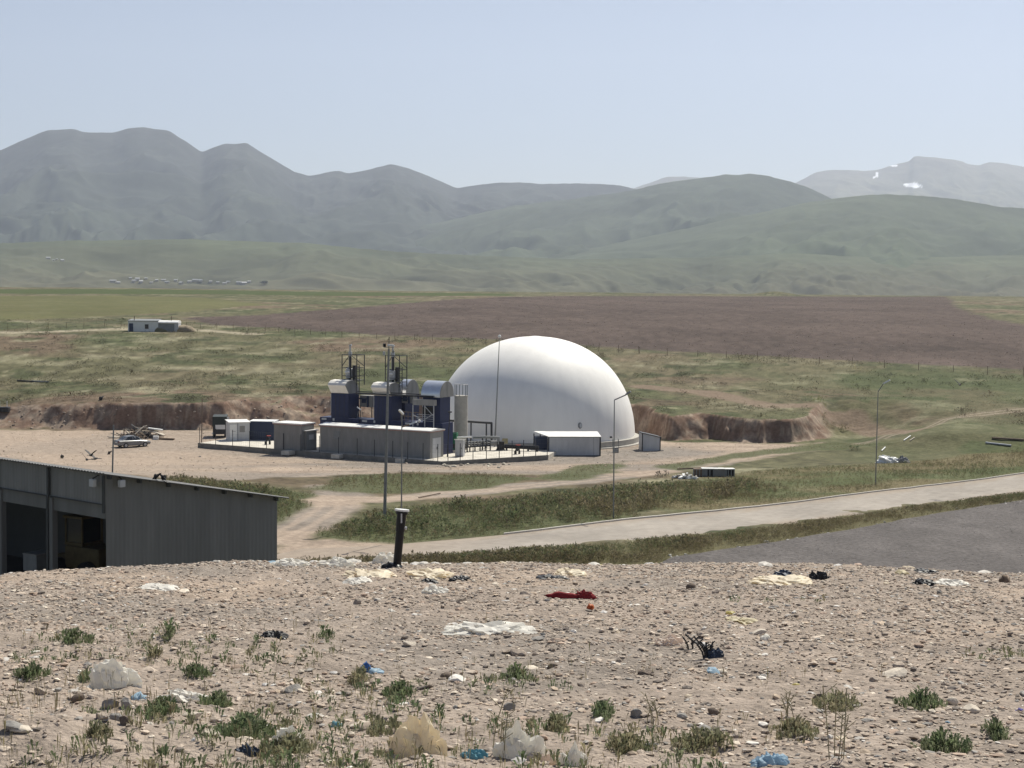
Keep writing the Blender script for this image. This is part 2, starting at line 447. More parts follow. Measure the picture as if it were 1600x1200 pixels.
# ------------------------------------------------------------------ mountains
LAYERS = {}
def ridge_layer(name, label, prof, dist, depth, toe_px, c_lo, c_hi, seed, spur=0.30, k=26, rows=110, ncol=900, snow=(), back=0.25, p=1.35):
    pxs = np.linspace(-700, 2300, ncol)
    pr = np.array(prof, float)
    py = np.interp(pxs, pr[:, 0], pr[:, 1])
    ker = np.exp(-0.5 * (np.arange(-6, 7) / 1.6) ** 2); ker /= ker.sum()
    py = np.convolve(np.pad(py, 6, 'edge'), ker, 'valid')
    py = py + 2.2 * (fbm(pxs * 0.05, pxs * 0, seed, 4) - 0.5)
    ca, sa = math.cos(ROLL), math.sin(ROLL)
    a = (pxs - 800) / FPX; b = -(py - 600) / FPX
    d = np.stack([a, b, -np.ones_like(a)], -1) @ CR.T
    ux = d[:, 0] / d[:, 1]; uz = d[:, 2] / d[:, 1]
    rd = dist * (1 + 0.06 * (fbm(pxs * 0.004, pxs * 0, seed + 3, 3) - 0.5))
    zr = uz * rd
    t = np.concatenate([np.linspace(0, 1, rows), np.linspace(1, 1 + back, 14)[1:]])
    T, Cc = np.meshgrid(t, np.arange(ncol), indexing='ij')
    RD = rd[Cc]; ZR = zr[Cc]; UX = ux[Cc]
    Y = RD - depth * (1 - T)
    tp = np.interp(pxs, [-700, 2300], toe_px) if len(toe_px) == 2 else np.interp(pxs, np.array(toe_px)[:, 0], np.array(toe_px)[:, 1])
    zt = -(tp - (455 + (pxs - 800) * math.tan(ROLL))) / FPX * (rd - depth)
    ZT = zt[Cc]
    tt = np.clip(T, 0, 1)
    h = tt ** p
    X = UX * Y
    wx = X + 500 * (fbm(X / 1500, Y / 1500, seed + 11, 2) - 0.5) * 2; wy = Y * 0.45
    n = 1 - np.abs(2 * fbm(wx / (dist / k), wy / (dist / k), seed + 5, 4) - 1)
    n2 = 1 - np.abs(2 * fbm(wx / (dist / k / 3), wy / (dist / k / 3), seed + 8, 4) - 1)
    env = np.sin(np.pi * tt ** 0.8) ** 0.8
    Z = ZT + (ZR - ZT) * np.where(T <= 1, h, 1 - ((T - 1) / back) ** 1.0 * 0.8)
    Z = Z + (ZR - ZT) * env * (spur * (n - 0.72) + spur * 0.32 * (n2 - 0.7))
    Z = np.where(T > 1, Z, Z)
    hh = np.clip((h + 0.25 * (fbm(X / 400, Y / 400, seed + 13, 4) - 0.5)), 0, 1)
    cc = np.asarray(c_lo) + (np.asarray(c_hi) - np.asarray(c_lo)) * hh[..., None]
    cc = cc * (0.72 + 0.56 * fbm(X / 260, Y / 260, seed + 15, 4))[..., None] * (0.8 + 0.4 * n)[..., None]
    if len(snow):
        qx, qy = project(X, Y, Z)
        for (sx, sy, sw, sh) in snow:
            e = ((qx - sx) / sw) ** 2 + ((qy - sy) / sh) ** 2 + 0.9 * (vn(qx * 0.25, qy * 0.5, 3) - 0.5)
            cc = np.where((e < 1)[..., None], np.array([0.95, 0.95, 0.97]), cc)
    m = mat(name + ' slopes', (0.1, 0.1, 0.1), 0.95, 0.18, 0.012, attr='albedo', spec=0.05)
    o = arr_mesh(name, np.stack([X, Y, Z], -1).reshape(-1, 3), grid_faces(*X.shape), m, color=cc.reshape(-1, 3), smooth=True)
    tag(o, label, kind='structure')
    LAYERS[name] = (X, Y, Z)
    return o
ridge_layer('far_mountain', 'pale far mountain with snow patches', [(-700, 330), (700, 320), (960, 304), (990, 294), (1015, 286), (1040, 277), (1065, 275), (1095, 278), (1130, 284), (1180, 292), (1240, 287), (1258, 279), (1275, 269), (1300, 265), (1345, 267), (1368, 266), (1400, 256), (1422, 251), (1428, 243), (1450, 245), (1490, 249), (1505, 252), (1512, 257), (1530, 259), (1545, 254), (1560, 254), (1600, 261), (1700, 275), (2300, 330)],
            15500, 5200, (400, 420), (0.12, 0.125, 0.07), (0.16, 0.15, 0.12), 301, spur=0.26, k=22, rows=150, ncol=1500, snow=((1424, 289, 11, 3.2), (1432, 291, 10, 2.4), (1370, 273, 2.5, 4), (1366, 277, 2.5, 2), (1397, 259, 7, 1.3)))
ridge_layer('mountains', 'grey green mountain range with two broad summits', [(-700, 330), (-300, 285), (-100, 262), (0, 235), (30, 221), (75, 203), (110, 201), (128, 206), (145, 207), (175, 207), (200, 201), (222, 198), (265, 205), (285, 217), (316, 238), (335, 229), (352, 224), (370, 225), (385, 222), (400, 233), (430, 251), (460, 269), (484, 275), (510, 269), (530, 266), (545, 271), (580, 264), (595, 260), (610, 256), (635, 262), (680, 279), (715, 295), (735, 290), (760, 287), (800, 285), (850, 287), (880, 287), (930, 287), (960, 288), (990, 295), (1060, 312), (1200, 340), (2300, 420)],
            9800, 4000, (455, 462), (0.048, 0.058, 0.040), (0.052, 0.055, 0.050), 421, spur=0.40, k=15, rows=170, ncol=1300)
ridge_layer('hills', 'smooth green hills below the mountain range', [(-700, 420), (300, 400), (560, 372), (700, 345), (800, 322), (900, 310), (985, 298), (1020, 289), (1060, 283), (1115, 275), (1135, 272), (1150, 274), (1172, 271), (1200, 275), (1235, 283), (1262, 293), (1300, 311), (1400, 335), (1600, 360), (2300, 420)],
            7600, 2900, (462, 470), (0.060, 0.073, 0.043), (0.062, 0.072, 0.048), 501, spur=0.44, k=13, rows=150, ncol=1200)
ridge_layer('hill', 'broad rounded green hill in front of the snow mountain', [(-700, 440), (600, 425), (800, 410), (940, 385), (1050, 362), (1150, 340), (1240, 321), (1290, 312), (1340, 306), (1385, 303), (1450, 307), (1500, 312), (1560, 323), (1600, 325), (1700, 336), (2300, 400)],
            6000, 2200, (475, 482), (0.068, 0.084, 0.048), (0.072, 0.084, 0.050), 601, spur=0.40, k=12, rows=130, ncol=1100)
ridge_layer('foothills', 'low rolling foothills with brown gullies behind the village', [(-700, 390), (-100, 384), (0, 380), (120, 376), (300, 374), (480, 380), (600, 392), (760, 400), (900, 405), (1100, 402), (1250, 396), (1400, 404), (1600, 398), (2300, 420)],
            4600, 1500, (485, 492), (0.10, 0.094, 0.062), (0.072, 0.084, 0.046), 701, spur=0.5, k=18, rows=120, ncol=1100)

# ------------------------------------------------------------------ haze
hz = MB(); hz.bx(-16000, 16000, -600, 18000, -140, 2600)
mh = bpy.data.materials.new('summer haze'); mh.use_nodes = True
t_ = mh.node_tree; t_.nodes.remove(t_.nodes['Principled BSDF'])
pv = t_.nodes.new('ShaderNodeVolumePrincipled')
pv.inputs['Color'].default_value = (0.73, 0.81, 0.98, 1)
HAZE = 5.3e-5
pv.inputs['Density'].default_value = HAZE
pv.inputs['Anisotropy'].default_value = 0.35
t_.links.new(pv.outputs[0], t_.nodes['Material Output'].inputs['Volume'])
o = hz.build('haze', mh); tag(o, 'pale summer haze over the whole valley', kind='stuff')
# ------------------------------------------------------------------ near mound of the landfill
def Mz(x, y, fine=True):
    x = np.asarray(x, float); y = np.asarray(y, float)
    b = 0.1015 + 0.018 * ss(-3.8, -9.0, x) - 0.002 * ss(1.5, 3.5, x) + 0.006 * ss(4.5, 9, x)
    z = -(1.0 + b * y + 0.00128 * y * y)
    e = np.clip(y - 30.5, 0, None)
    z = z - np.where(e < 8, 0.028 * e * e, 0.028 * 64 + 0.448 * (e - 8))
    # berm in the near corner
    z = z + 0.16 * np.exp(-((x + 1.75) / 0.9) ** 2 - ((y - 5.25) / 0.5) ** 2)
    z = z + 0.10 * (fbm(x * 0.45, y * 0.45, 801, 3) - 0.5) * ss(3, 8, y) + 0.16 * (fbm(x * 0.22, y * 0.3, 805, 2) - 0.5) * ss(8, 22, y)
    if fine:
        z = z + 0.07 * (fbm(x * 2.2, y * 2.2, 811, 3) - 0.5) + 0.055 * (fbm(x * 8, y * 8, 821, 3) - 0.5)
    return z
ym = [2.2]
while ym[-1] < 34: ym.append(ym[-1] + 0.018 + 0.0035 * ym[-1])
while ym[-1] < 66: ym.append(ym[-1] + 0.6)
ym = np.array(ym)
um = np.linspace(-1, 1, 820); um = 0.45 * um + 0.55 * um ** 3
YM, UM = np.meshgrid(ym, um, indexing='ij')
XM = UM * (0.46 * YM + 12)
ZM = Mz(XM, YM)
def soil_colour(x, y):
    base = np.array([0.312, 0.258, 0.214]); grey = np.array([0.245, 0.212, 0.182]); warm = np.array([0.365, 0.29, 0.228])
    c = np.broadcast_to(base, x.shape + (3,))
    c = lerpc(c, grey, 0.8 * ss(0.42, 0.62, fbm(x * 0.5, y * 0.35, 831, 4)))
    c = lerpc(c, warm, 0.8 * ss(0.55, 0.70, fbm(x * 0.4, y * 0.5, 841, 4)))
    return c * (0.72 + 0.56 * fbm(x * 6, y * 6, 851, 3))[..., None]
m_soil = mat('stony soil', (0.3, 0.25, 0.2), 0.95, 0.28, 14.0, attr='albedo', bump=0.035, bscale=34.0, spec=0.1)
o = arr_mesh('mound_ground', np.stack([XM, YM, ZM], -1).reshape(-1, 3), grid_faces(*XM.shape), m_soil, color=soil_colour(XM, YM).reshape(-1, 3), smooth=True)
tag(o, 'bare stony soil of the landfill mound', kind='structure')
def PM(px, py, off=0.0):
    d = ray(px, py); Y = np.linspace(3.0, 34, 500)
    k = np.nonzero(d[2] * Y <= Mz(d[0] * Y, Y) + off)[0]
    y = float(Y[k[0]]) if len(k) else 28.5
    return Vector((d[0] * y, y, float(Mz(d[0] * y, y))))

rng = np.random.default_rng(7)
def ico(sub):
    bm = bmesh.new(); bmesh.ops.create_icosphere(bm, subdivisions=sub, radius=1.0)
    v = np.array([p.co for p in bm.verts]); f = np.array([[q.index for q in p.verts] for p in bm.faces]); bm.free()
    return v, f
ICO1, ICO2, ICO3 = ico(1), ico(2), ico(3)
def rock_variant(base, seed, rough=0.35):
    v, f = base; g = np.random.default_rng(seed)
    w_ = v.copy()
    for _ in range(7):                       # chop flat facets
        n = g.normal(size=3); n /= np.linalg.norm(n); d = g.uniform(0.45, 0.85)
        k = w_ @ n; over = np.clip(k - d, 0, None)
        w_ = w_ - over[:, None] * n * 0.95
    w_ *= 1 + rough * 0.3 * (g.random((len(v), 1)) - 0.5)
    return w_, f
def scatter(variants, pos, size, flat, tint, name, m, label, smooth=False):
    Vs, Fs, Cs = [], [], []; off = 0
    vi = rng.integers(0, len(variants), len(pos))
    for k, (v, f) in enumerate(variants):
        idx = np.nonzero(vi == k)[0]
        if not len(idx): continue
        n = len(idx)
        a = rng.random(n) * 6.283; s = size[idx]
        sx = s * rng.uniform(0.8, 1.5, n); sy = s * rng.uniform(0.7, 1.1, n); sz = s * flat[idx]
        tl = rng.normal(0, 0.22, n)
        lx = v[None, :, 0] * sx[:, None]; ly = v[None, :, 1] * sy[:, None]; lz = v[None, :, 2] * sz[:, None]
        ly2 = ly * np.cos(tl)[:, None] - lz * np.sin(tl)[:, None]; lz2 = ly * np.sin(tl)[:, None] + lz * np.cos(tl)[:, None]
        X = lx * np.cos(a)[:, None] - ly2 * np.sin(a)[:, None] + pos[idx, 0][:, None]
        Y = lx * np.sin(a)[:, None] + ly2 * np.cos(a)[:, None] + pos[idx, 1][:, None]
        Z = lz2 + (pos[idx, 2] + sz * 0.30)[:, None]
        Vs.append(np.stack([X, Y, Z], -1).reshape(-1, 3))
        Fs.append((f[None] + (np.arange(n) * len(v))[:, None, None] + off).reshape(-1, f.shape[1]))
        Cs.append(np.repeat(tint[idx], len(v), 0))
        off += n * len(v)
    o = arr_mesh(name, np.concatenate(Vs), np.concatenate(Fs), m, color=np.concatenate(Cs), smooth=smooth)
    tag(o, label, kind='stuff'); return o
m_stone = mat('stones', (0.3, 0.3, 0.3), 0.85, 0.22, 30.0, attr='albedo', spec=0.2, bump=0.004, bscale=90)
PAL = np.array([[0.36, 0.295, 0.24], [0.30, 0.245, 0.20], [0.43, 0.355, 0.29], [0.22, 0.185, 0.16], [0.34, 0.255, 0.20], [0.52, 0.45, 0.37], [0.28, 0.26, 0.24], [0.40, 0.315, 0.24]])
PW = np.array([0.22, 0.2, 0.14, 0.12, 0.12, 0.06, 0.06, 0.08])
def tints(n):
    c = PAL[rng.choice(len(PAL), n, p=PW)] * rng.uniform(0.85, 1.4, (n, 1)) * np.array([1.0, 1.01, 1.0])
    wh = rng.random(n) < 0.022
    c[wh] = np.array([0.7, 0.66, 0.6])
    return c
def mound_pts(n, y0, y1, pw):
    y = (y0 ** pw + rng.random(n) * (y1 ** pw - y0 ** pw)) ** (1 / pw)
    x = (rng.random(n) * 2 - 1) * (0.37 * y + 3.0)
    keep = rng.random(n) < 0.35 + 0.9 * ss(0.35, 0.65, fbm(x * 0.9, y * 0.7, 861, 3))
    x, y = x[keep], y[keep]
    return np.stack([x, y, Mz(x, y)], -1)
v1 = [rock_variant(ICO1, 20 + i) for i in range(10)]
v2 = [rock_variant(ICO2, 40 + i) for i in range(10)]
p1 = mound_pts(110000, 4.3, 19, 1.0); p2 = mound_pts(112000, 4.4, 32, 1.3); p3 = mound_pts(1600, 4.6, 31.5, 1.6)
pos = np.concatenate([p1, p2]); size = np.concatenate([rng.uniform(0.004, 0.012, len(p1)), 0.006 + 0.017 * rng.random(len(p2)) ** 2.4 + 0.0005 * p2[:, 1]])
scatter(v1, pos, size, rng.uniform(0.28, 0.65, len(pos)), tints(len(pos)), 'gravel', m_stone, 'loose gravel strewn over the bare mound')
s3 = 0.018 + 0.040 * rng.random(len(p3)) ** 2.8
scatter(v2, p3, s3, rng.uniform(0.3, 0.7, len(p3)), tints(len(p3)), 'pebbles', m_stone, 'flat cobbles and pebbles strewn over the bare mound')

# ------------------------------------------------------------------ weeds
def leaf_clumps(pos, h, spread, nl, lw, colr, name, m, label, upright=0.6, kind='stuff', parent=None, blade=2.2):
    """every plant: nl pointed leaves rising from stems; pos Nx3, h N, spread N"""
    n = len(pos)
    tot = n * nl
    P0 = np.repeat(pos, nl, 0); H = np.repeat(h, nl); S = np.repeat(spread, nl)
    a = rng.random(tot) * 6.283
    t = rng.random(tot) ** 0.7                  # height along the plant
    rr = S * (0.25 + 0.75 * rng.random(tot)) * (1.05 - 0.75 * t)
    bx_ = P0[:, 0] + np.cos(a) * rr * 0.6; by_ = P0[:, 1] + np.sin(a) * rr * 0.6; bz_ = P0[:, 2] + H * t * 0.85
    L = H * (0.16 + 0.2 * rng.random(tot)) * blade * 0.5; W = L * lw * (0.6 + 0.8 * rng.random(tot))
    up = upright * (0.4 + 0.9 * rng.random(tot))
    dx_ = np.cos(a) * (1 - up * 0.7); dy_ = np.sin(a) * (1 - up * 0.7); dz_ = up
    a2 = a + 1.57 + rng.normal(0, 0.5, tot)
    px_ = np.cos(a2); py_ = np.sin(a2)
    mid = np.stack([bx_ + dx_ * L * 0.5, by_ + dy_ * L * 0.5, bz_ + dz_ * L * 0.55], -1)
    sd_ = np.stack([px_ * W * 0.5, py_ * W * 0.5, rng.normal(0, 0.12, tot) * W], -1)
    v0 = np.stack([bx_, by_, bz_ - 0.02], -1); tip = np.stack([bx_ + dx_ * L, by_ + dy_ * L, bz_ + dz_ * L * 0.95], -1)
    V = np.stack([v0, mid + sd_, tip, mid - sd_], 1).reshape(-1, 3)
    F = np.arange(tot * 4).reshape(-1, 4)
    C = np.repeat(colr, nl, 0) * rng.uniform(0.7, 1.3, (tot, 1)); C = np.repeat(C, 4, 0)
    o = arr_mesh(name, V, F, m, color=C, parent=parent)
    if label: tag(o, label, kind=kind)
    return o
m_leaf = mat('weed leaves', (0.07, 0.1, 0.04), 0.7, 0.25, 5.0, attr='albedo', spec=0.2, trans=0.45)
GREEN = np.array([[0.152, 0.168, 0.080], [0.108, 0.134, 0.062], [0.195, 0.192, 0.105], [0.130, 0.148, 0.076]])
DRY = np.array([[0.19, 0.165, 0.09], [0.15, 0.125, 0.075], [0.24, 0.20, 0.125], [0.13, 0.12, 0.06]])
def in_zone(poly, n, edge=0.6):
    q = np.array(poly); lo, hi = q.min(0), q.max(0)
    xs, ysq, got = [], [], 0
    for _ in range(40):
        x = rng.uniform(lo[0], hi[0], 20000); y = rng.uniform(lo[1], hi[1], 20000)
        k = (sdist(poly, x, y) + 5 * (fbm(x * 0.25, y * 0.25, 101, 4) - 0.5) * edge > 0) & (np.abs(x) < 0.36 * y + 4)
        xs.append(x[k]); ysq.append(y[k]); got += k.sum()
        if got > n: break
    return np.concatenate(xs)[:n], np.concatenate(ysq)[:n]
def plantcol(x, y, dryness):
    n = len(x); d = rng.random(n) < np.clip(dryness, 0, 1)
    g = GREEN[rng.integers(0, 4, n)]; q = DRY[rng.integers(0, 4, n)]
    return np.where(d[:, None], q, g)
m_yardg = None
def zone_weeds(name, label, poly, n, h0, h1, dry, nl=14, edge=0.6, patch=0.12, xmax=75):
    x, y = in_zone(poly, n, edge); k = np.abs(x) < xmax; x, y = x[k], y[k]
    f = fbm(x * patch, y * patch, 871, 3)
    k = rng.random(len(x)) < 0.25 + 1.2 * ss(0.36, 0.58, fbm(x * 0.4, y * 0.4, 873, 3)); x, y, f = x[k], y[k], f[k]
    edge_ = ss(-0.5, 3.5, sdist(poly, x, y))
    h = h0 + (h1 - h0) * (0.55 * rng.random(len(x)) ** 1.5 + 0.45 * ss(0.3, 0.65, f))
    h = h * (0.35 + 0.65 * edge_)
    dd = dry + 0.35 * (1 - edge_) + 0.7 * ss(0.45, 0.65, fbm(x * 0.09, y * 0.09, 881, 3)) * (dry > 0.05)
    pos = np.stack([x, y, G(x, y)], -1)
    return leaf_clumps(pos, h, h * 0.45 + 0.1, nl, 0.30, plantcol(x, y, dd), name, m_leaf, label)
zone_weeds('weeds', 'low green weeds between the yard and the dirt track', W_A, 1900, 0.15, 0.7, 0.2)
zone_weeds('weeds', 'tall dark green weeds beside the concrete road', W_B, 7000, 0.2, 1.25, 0.28, nl=20, patch=0.3)
zone_weeds('weeds', 'tall weeds behind the grey shed', W_C, 4600, 0.2, 1.2, 0.10, nl=18, patch=0.3)
zone_weeds('weeds', 'mixed green and dry weeds on the verge between road and gravel yard', W_D, 16000, 0.2, 1.0, 0.34, nl=14, edge=0.15)
zone_weeds('grass', 'rough half dry grass on the slope above the road', W_E, 15000, 0.14, 0.6, 0.32, nl=8)
zone_weeds('grass', 'scrubby grass along the yard edge', W_F, 1500, 0.15, 0.5, 0.3, nl=8)
zone_weeds('grass', 'thin grass on the bare yard in front of the dome', W_G, 900, 0.12, 0.4, 0.5, nl=8)
zone_weeds('weeds', 'sparse low weeds scattered over the bare yard', Z_DIRT, 2600, 0.06, 0.38, 0.45, nl=9, patch=0.2)
# meadow beyond the bank: tussocks
def meadow_tufts():
    n = 85000
    y = 214 + 190 * rng.random(n) ** 1.3; x = (rng.random(n) * 2 - 1) * (0.36 * y + 4)
    k = (cut(x, y) > 0.98) & (ldist(TRAIL, x, y) > 2.5) & (sdist(Z_PLOW, x, y) < -2)
    x, y = x[k], y[k]
    f = fbm(x * 0.06, y * 0.12, 91, 5)
    c = meadow_colour(x, y) * rng.uniform(0.35, 1.7, (len(x), 1))
    f2 = ss(0.46, 0.70, 0.7 * fbm(x * 0.38, y * 0.26, 891, 2) + 0.3 * fbm(x * 0.08, y * 0.06, 893, 2)); h = 0.10 + 0.80 * f2 * rng.random(len(x))
    c = c * (1 - 0.30 * f2)[:, None]
    leaf_clumps(np.stack([x, y, G(x, y)], -1), h, h * 1.3, 8, 0.6, c, 'grass', m_leaf, 'rough tussocky grass of the meadow beyond the bank', upright=0.5)
meadow_tufts()

# ------------------------------------------------------------------ concrete road, kerb and gravel yard
def strip(name, far, near, lift, m, label, nsub=60, k=2):
    A = np.array(pgs(far)); B = np.array(pgs(near))
    def res(Q, n):
        d = np.r_[0, np.cumsum(np.hypot(*np.diff(Q, axis=0).T))]; s = np.linspace(0, d[-1], n)
        return np.stack([np.interp(s, d, Q[:, 0]), np.interp(s, d, Q[:, 1])], -1)
    A, B = res(A, nsub), res(B, nsub)
    if nsub > 20:
        for Q in (A, B):
            for _ in range(6): Q[1:-1] = 0.25 * Q[:-2] + 0.5 * Q[1:-1] + 0.25 * Q[2:]
    t = np.linspace(0, 1, k)
    Q = A[:, None] * (1 - t)[None, :, None] + B[:, None] * t[None, :, None]
    z = np.maximum(G(Q[..., 0], Q[..., 1]), 0 * Q[..., 0] - 99) + lift
    return A, B, Q, z
A, B, Q, z = strip('road', ROAD_FAR, ROAD_NEAR, 0.08, None, '', 90, 9)
zc = z.mean(1, keepdims=True); z = 0.7 * zc + 0.3 * z
rc = np.array([0.305, 0.272, 0.235]) * (0.66 + 0.68 * fbm(Q[..., 0] * 0.25, Q[..., 1] * 0.25, 901, 5))[..., None]
fade = ss(3, 16, np.arange(90))[:, None, None]
tk = np.abs(np.linspace(-1, 1, 9))[None, :]
rc = rc + (np.array([0.29, 0.235, 0.18]) - rc) * (ss(0.55, 1.0, tk + 0.7 * (fbm(Q[..., 0] * 0.5, Q[..., 1] * 0.5, 907, 3) - 0.5)) * 0.85)[..., None]
rc = rc * fade + np.array([0.30, 0.245, 0.195]) * (1 - fade)
m_road = mat('worn concrete road', (0.3, 0.28, 0.25), 0.9, 0.14, 1.2, attr='albedo', bump=0.01, bscale=6, spec=0.2)
ROADC = (A, B, z)
o = arr_mesh('road', np.stack([Q[..., 0], Q[..., 1], z], -1).reshape(-1, 3), grid_faces(90, 9)[:, ::-1], m_road, color=rc.reshape(-1, 3), smooth=True)
tag(o, 'worn pale concrete road crossing below the weeds', kind='structure')
kb = MB()
m_kerb = mat('kerb concrete', (0.52, 0.49, 0.44), 0.85, 0.12, 2.0)
n_ = (A - B) / np.linalg.norm(A - B, axis=1)[:, None]
for i in range(12, 89):
    a0, a1 = A[i], A[i + 1]; z0, z1 = z[i, 0], z[i + 1, 0]
    w0, w1 = n_[i] * 0.28, n_[i + 1] * 0.28
    vs = [(a0[0], a0[1], z0 - 0.25), (a1[0], a1[1], z1 - 0.25), (a1[0] + w1[0], a1[1] + w1[1], z1 - 0.25), (a0[0] + w0[0], a0[1] + w0[1], z0 - 0.25)]
    vs += [(p[0], p[1], p[2] + 0.37) for p in vs]
    kb.add(vs, [(0, 3, 2, 1), (4, 5, 6, 7), (0, 1, 5, 4), (2, 3, 7, 6), (1, 2, 6, 5), (3, 0, 4, 7)])
o = kb.build('kerb', m_kerb); tag(o, 'pale concrete kerb along the far side of the road', kind='structure')
# gravel yard
ye = np.array(pgs(YARD_EDGE))
nn = 120
d_ = np.r_[0, np.cumsum(np.hypot(*np.diff(ye, axis=0).T))]; s_ = np.linspace(0, d_[-1], nn)
E = np.stack([np.interp(s_, d_, ye[:, 0]), np.interp(s_, d_, ye[:, 1])], -1)
E += (0.5 * (fbm(s_ * 0.4, s_ * 0, 911, 3) - 0.5))[:, None] * np.array([0.4, 1.0])
tt = np.linspace(0, 1, 70)
Qx = E[:, 0][:, None] + 0 * tt[None] ; Qy = E[:, 1][:, None] * (1 - tt)[None] + 58 * tt[None]
Qx = E[:, 0][:, None] * (1 - tt)[None] + (E[:, 0] * 0.55 - 6)[:, None] * tt[None]
Qz = G(Qx, Qy) + 0.10 + 0.05 * (fbm(Qx * 0.4, Qy * 0.4, 921, 3) - 0.5)
yc = np.array([0.116, 0.105, 0.100]) * (0.70 + 0.60 * fbm(Qx * 0.5, Qy * 0.25, 931, 5))[..., None]
m_yard = mat('dark gravel', (0.13, 0.12, 0.12), 0.95, 0.40, 3.2, attr='albedo', bump=0.22, bscale=2.4, spec=0.15)
o = arr_mesh('gravel_ground', np.stack([Qx, Qy, Qz], -1).reshape(-1, 3), grid_faces(nn, 70), m_yard, color=yc.reshape(-1, 3), smooth=True)
tag(o, 'dark grey gravel yard between the mound and the road', kind='structure')
# ------------------------------------------------------------------ shared materials of the built things
M_white = mat('white sheet metal', (0.72, 0.72, 0.70), 0.55, 0.06, 2.0)
M_roofw = mat('white roof sheet', (0.76, 0.75, 0.72), 0.5, 0.12, 0.9)
M_panel = mat('light grey panel', (0.245, 0.242, 0.232), 0.55, 0.16, 1.6, stretch=(1, 1, 0.25))
M_panel2 = mat('pale grey panel', (0.50, 0.505, 0.51), 0.5, 0.11, 1.6, stretch=(1, 1, 0.25))
M_navy = mat('navy blue paint', (0.016, 0.024, 0.072), 0.45, 0.15, 2.0)
M_bluec = mat('dark blue paint', (0.028, 0.042, 0.085), 0.5, 0.12, 2.0)
M_cream = mat('white cowl with bounce tint', (0.82, 0.78, 0.71), 0.55, 0.06, 2.0)  # cream tint paints the ground light bounced onto the white hood
M_galv = mat('galvanised steel', (0.42, 0.43, 0.44), 0.4, 0.14, 4.0, metal=0.4)
M_steel = mat('bare stainless sheet', (0.62, 0.64, 0.68), 0.28, 0.08, 2.0, metal=0.75)
M_greyp = mat('grey painted steel', (0.22, 0.23, 0.23), 0.55, 0.12, 3.0)
M_dark = mat('dark steel', (0.035, 0.036, 0.04), 0.5, 0.2, 5.0)
M_black = mat('black plastic', (0.012, 0.012, 0.014), 0.4, 0.25, 6.0)
M_rub = mat('tyre rubber', (0.02, 0.02, 0.021), 0.8, 0.2, 6.0)
M_glass = mat('dark window glass', (0.02, 0.024, 0.028), 0.08, 0.1, 2.0, spec=0.6)
M_green = mat('green machine paint', (0.035, 0.16, 0.085), 0.5, 0.15, 4.0)
M_conc = mat('grey concrete', (0.40, 0.38, 0.34), 0.85, 0.16, 1.6, bump=0.01)
M_concd = mat('shade-toned grey concrete', (0.20, 0.19, 0.17), 0.9, 0.25, 1.2, bump=0.01)  # concrete toned down so the slab's edge wall reads as shaded
M_concl = mat('pale concrete floor', (0.56, 0.52, 0.45), 0.85, 0.22, 0.8)
M_red = mat('red paint', (0.32, 0.03, 0.025), 0.5, 0.2, 6.0)
M_yel = mat('yellow paint', (0.50, 0.31, 0.03), 0.5, 0.2, 3.0)
M_rust = mat('brown weathered timber', (0.17, 0.125, 0.09), 0.85, 0.35, 5.0)
M_palew = mat('pale weathered timber', (0.50, 0.44, 0.36), 0.85, 0.2, 5.0)
M_redtrim = mat('reddish roof edge', (0.33, 0.20, 0.17), 0.7, 0.2, 4.0)
M_lampg = mat('lamp pole grey', (0.25, 0.25, 0.245), 0.5, 0.12, 4.0, metal=0.3)
M_headw = mat('lamp head white', (0.75, 0.75, 0.74), 0.4, 0.05, 4.0)
M_dome = mat('white membrane', (0.86, 0.835, 0.79), 0.6, 0.04, 0.9, spec=0.4, stretch=(1, 1, 0.12))

# ------------------------------------------------------------------ gas dome
DC = Vector((3.1, 216.2, FLOOR))
DR, DZ, DH, DP = 13.6, 0.4, 13.65, 2.14
e = empty('gas_dome', DC, 0, 'huge white inflated gas storage dome on a low concrete ring', 'gas dome')
# membrane with shallow gore seams
nth, nph = 144, 56
zt = DZ + DH
V = []
for j in range(nph + 1):
    ph = (math.pi / 2) * (j / nph)
    cr, sr = math.cos(ph) ** (2 / DP), math.sin(ph) ** (2 / DP)
    for i in range(nth):
        a = 2 * math.pi * i / nth
        g = abs(((a * 24 / (2 * math.pi)) % 1) - 0.5) * 2
        rr = DR * (1 - 0.0022 * g ** 8 * cr)
        V.append((rr * cr * math.cos(a), rr * cr * math.sin(a), DZ + DH * sr))
V = np.array(V)
F = []
for j in range(nph):
    for i in range(nth): F.append((j * nth + i, j * nth + (i + 1) % nth, (j + 1) * nth + (i + 1) % nth, (j + 1) * nth + i))
arr_mesh('membrane', V, np.array(F), M_dome, e, smooth=True)
MB().lathe([(14.7, -0.4), (14.7, 0.12), (14.2, 0.16), (14.2, 0.84), (13.3, 0.86)], 96).build('ring_wall', M_conc, e)
MB().lathe([(0.9, zt - 0.12), (0.85, zt + 0.0), (0.4, zt + 0.05), (0.05, zt + 0.07)], 24).build('crown_cap', M_dome, e, smooth=True)
def on_dome(px, py):
    d = Vector(ray(px, py))
    for k in range(8000):
        q = d * (198 + k * 0.004) - DC
        if (math.hypot(q.x, q.y) / DR) ** DP + (max(q.z - DZ, 0) / DH) ** DP < 1: break
    return q
pw = on_dome(906, 665)
nrm = (pw - Vector((0, 0, DZ + 0.6))).normalized()
t1 = nrm.cross(Vector((0, 0, 1))).normalized(); t2 = t1.cross(nrm)
mb = MB()
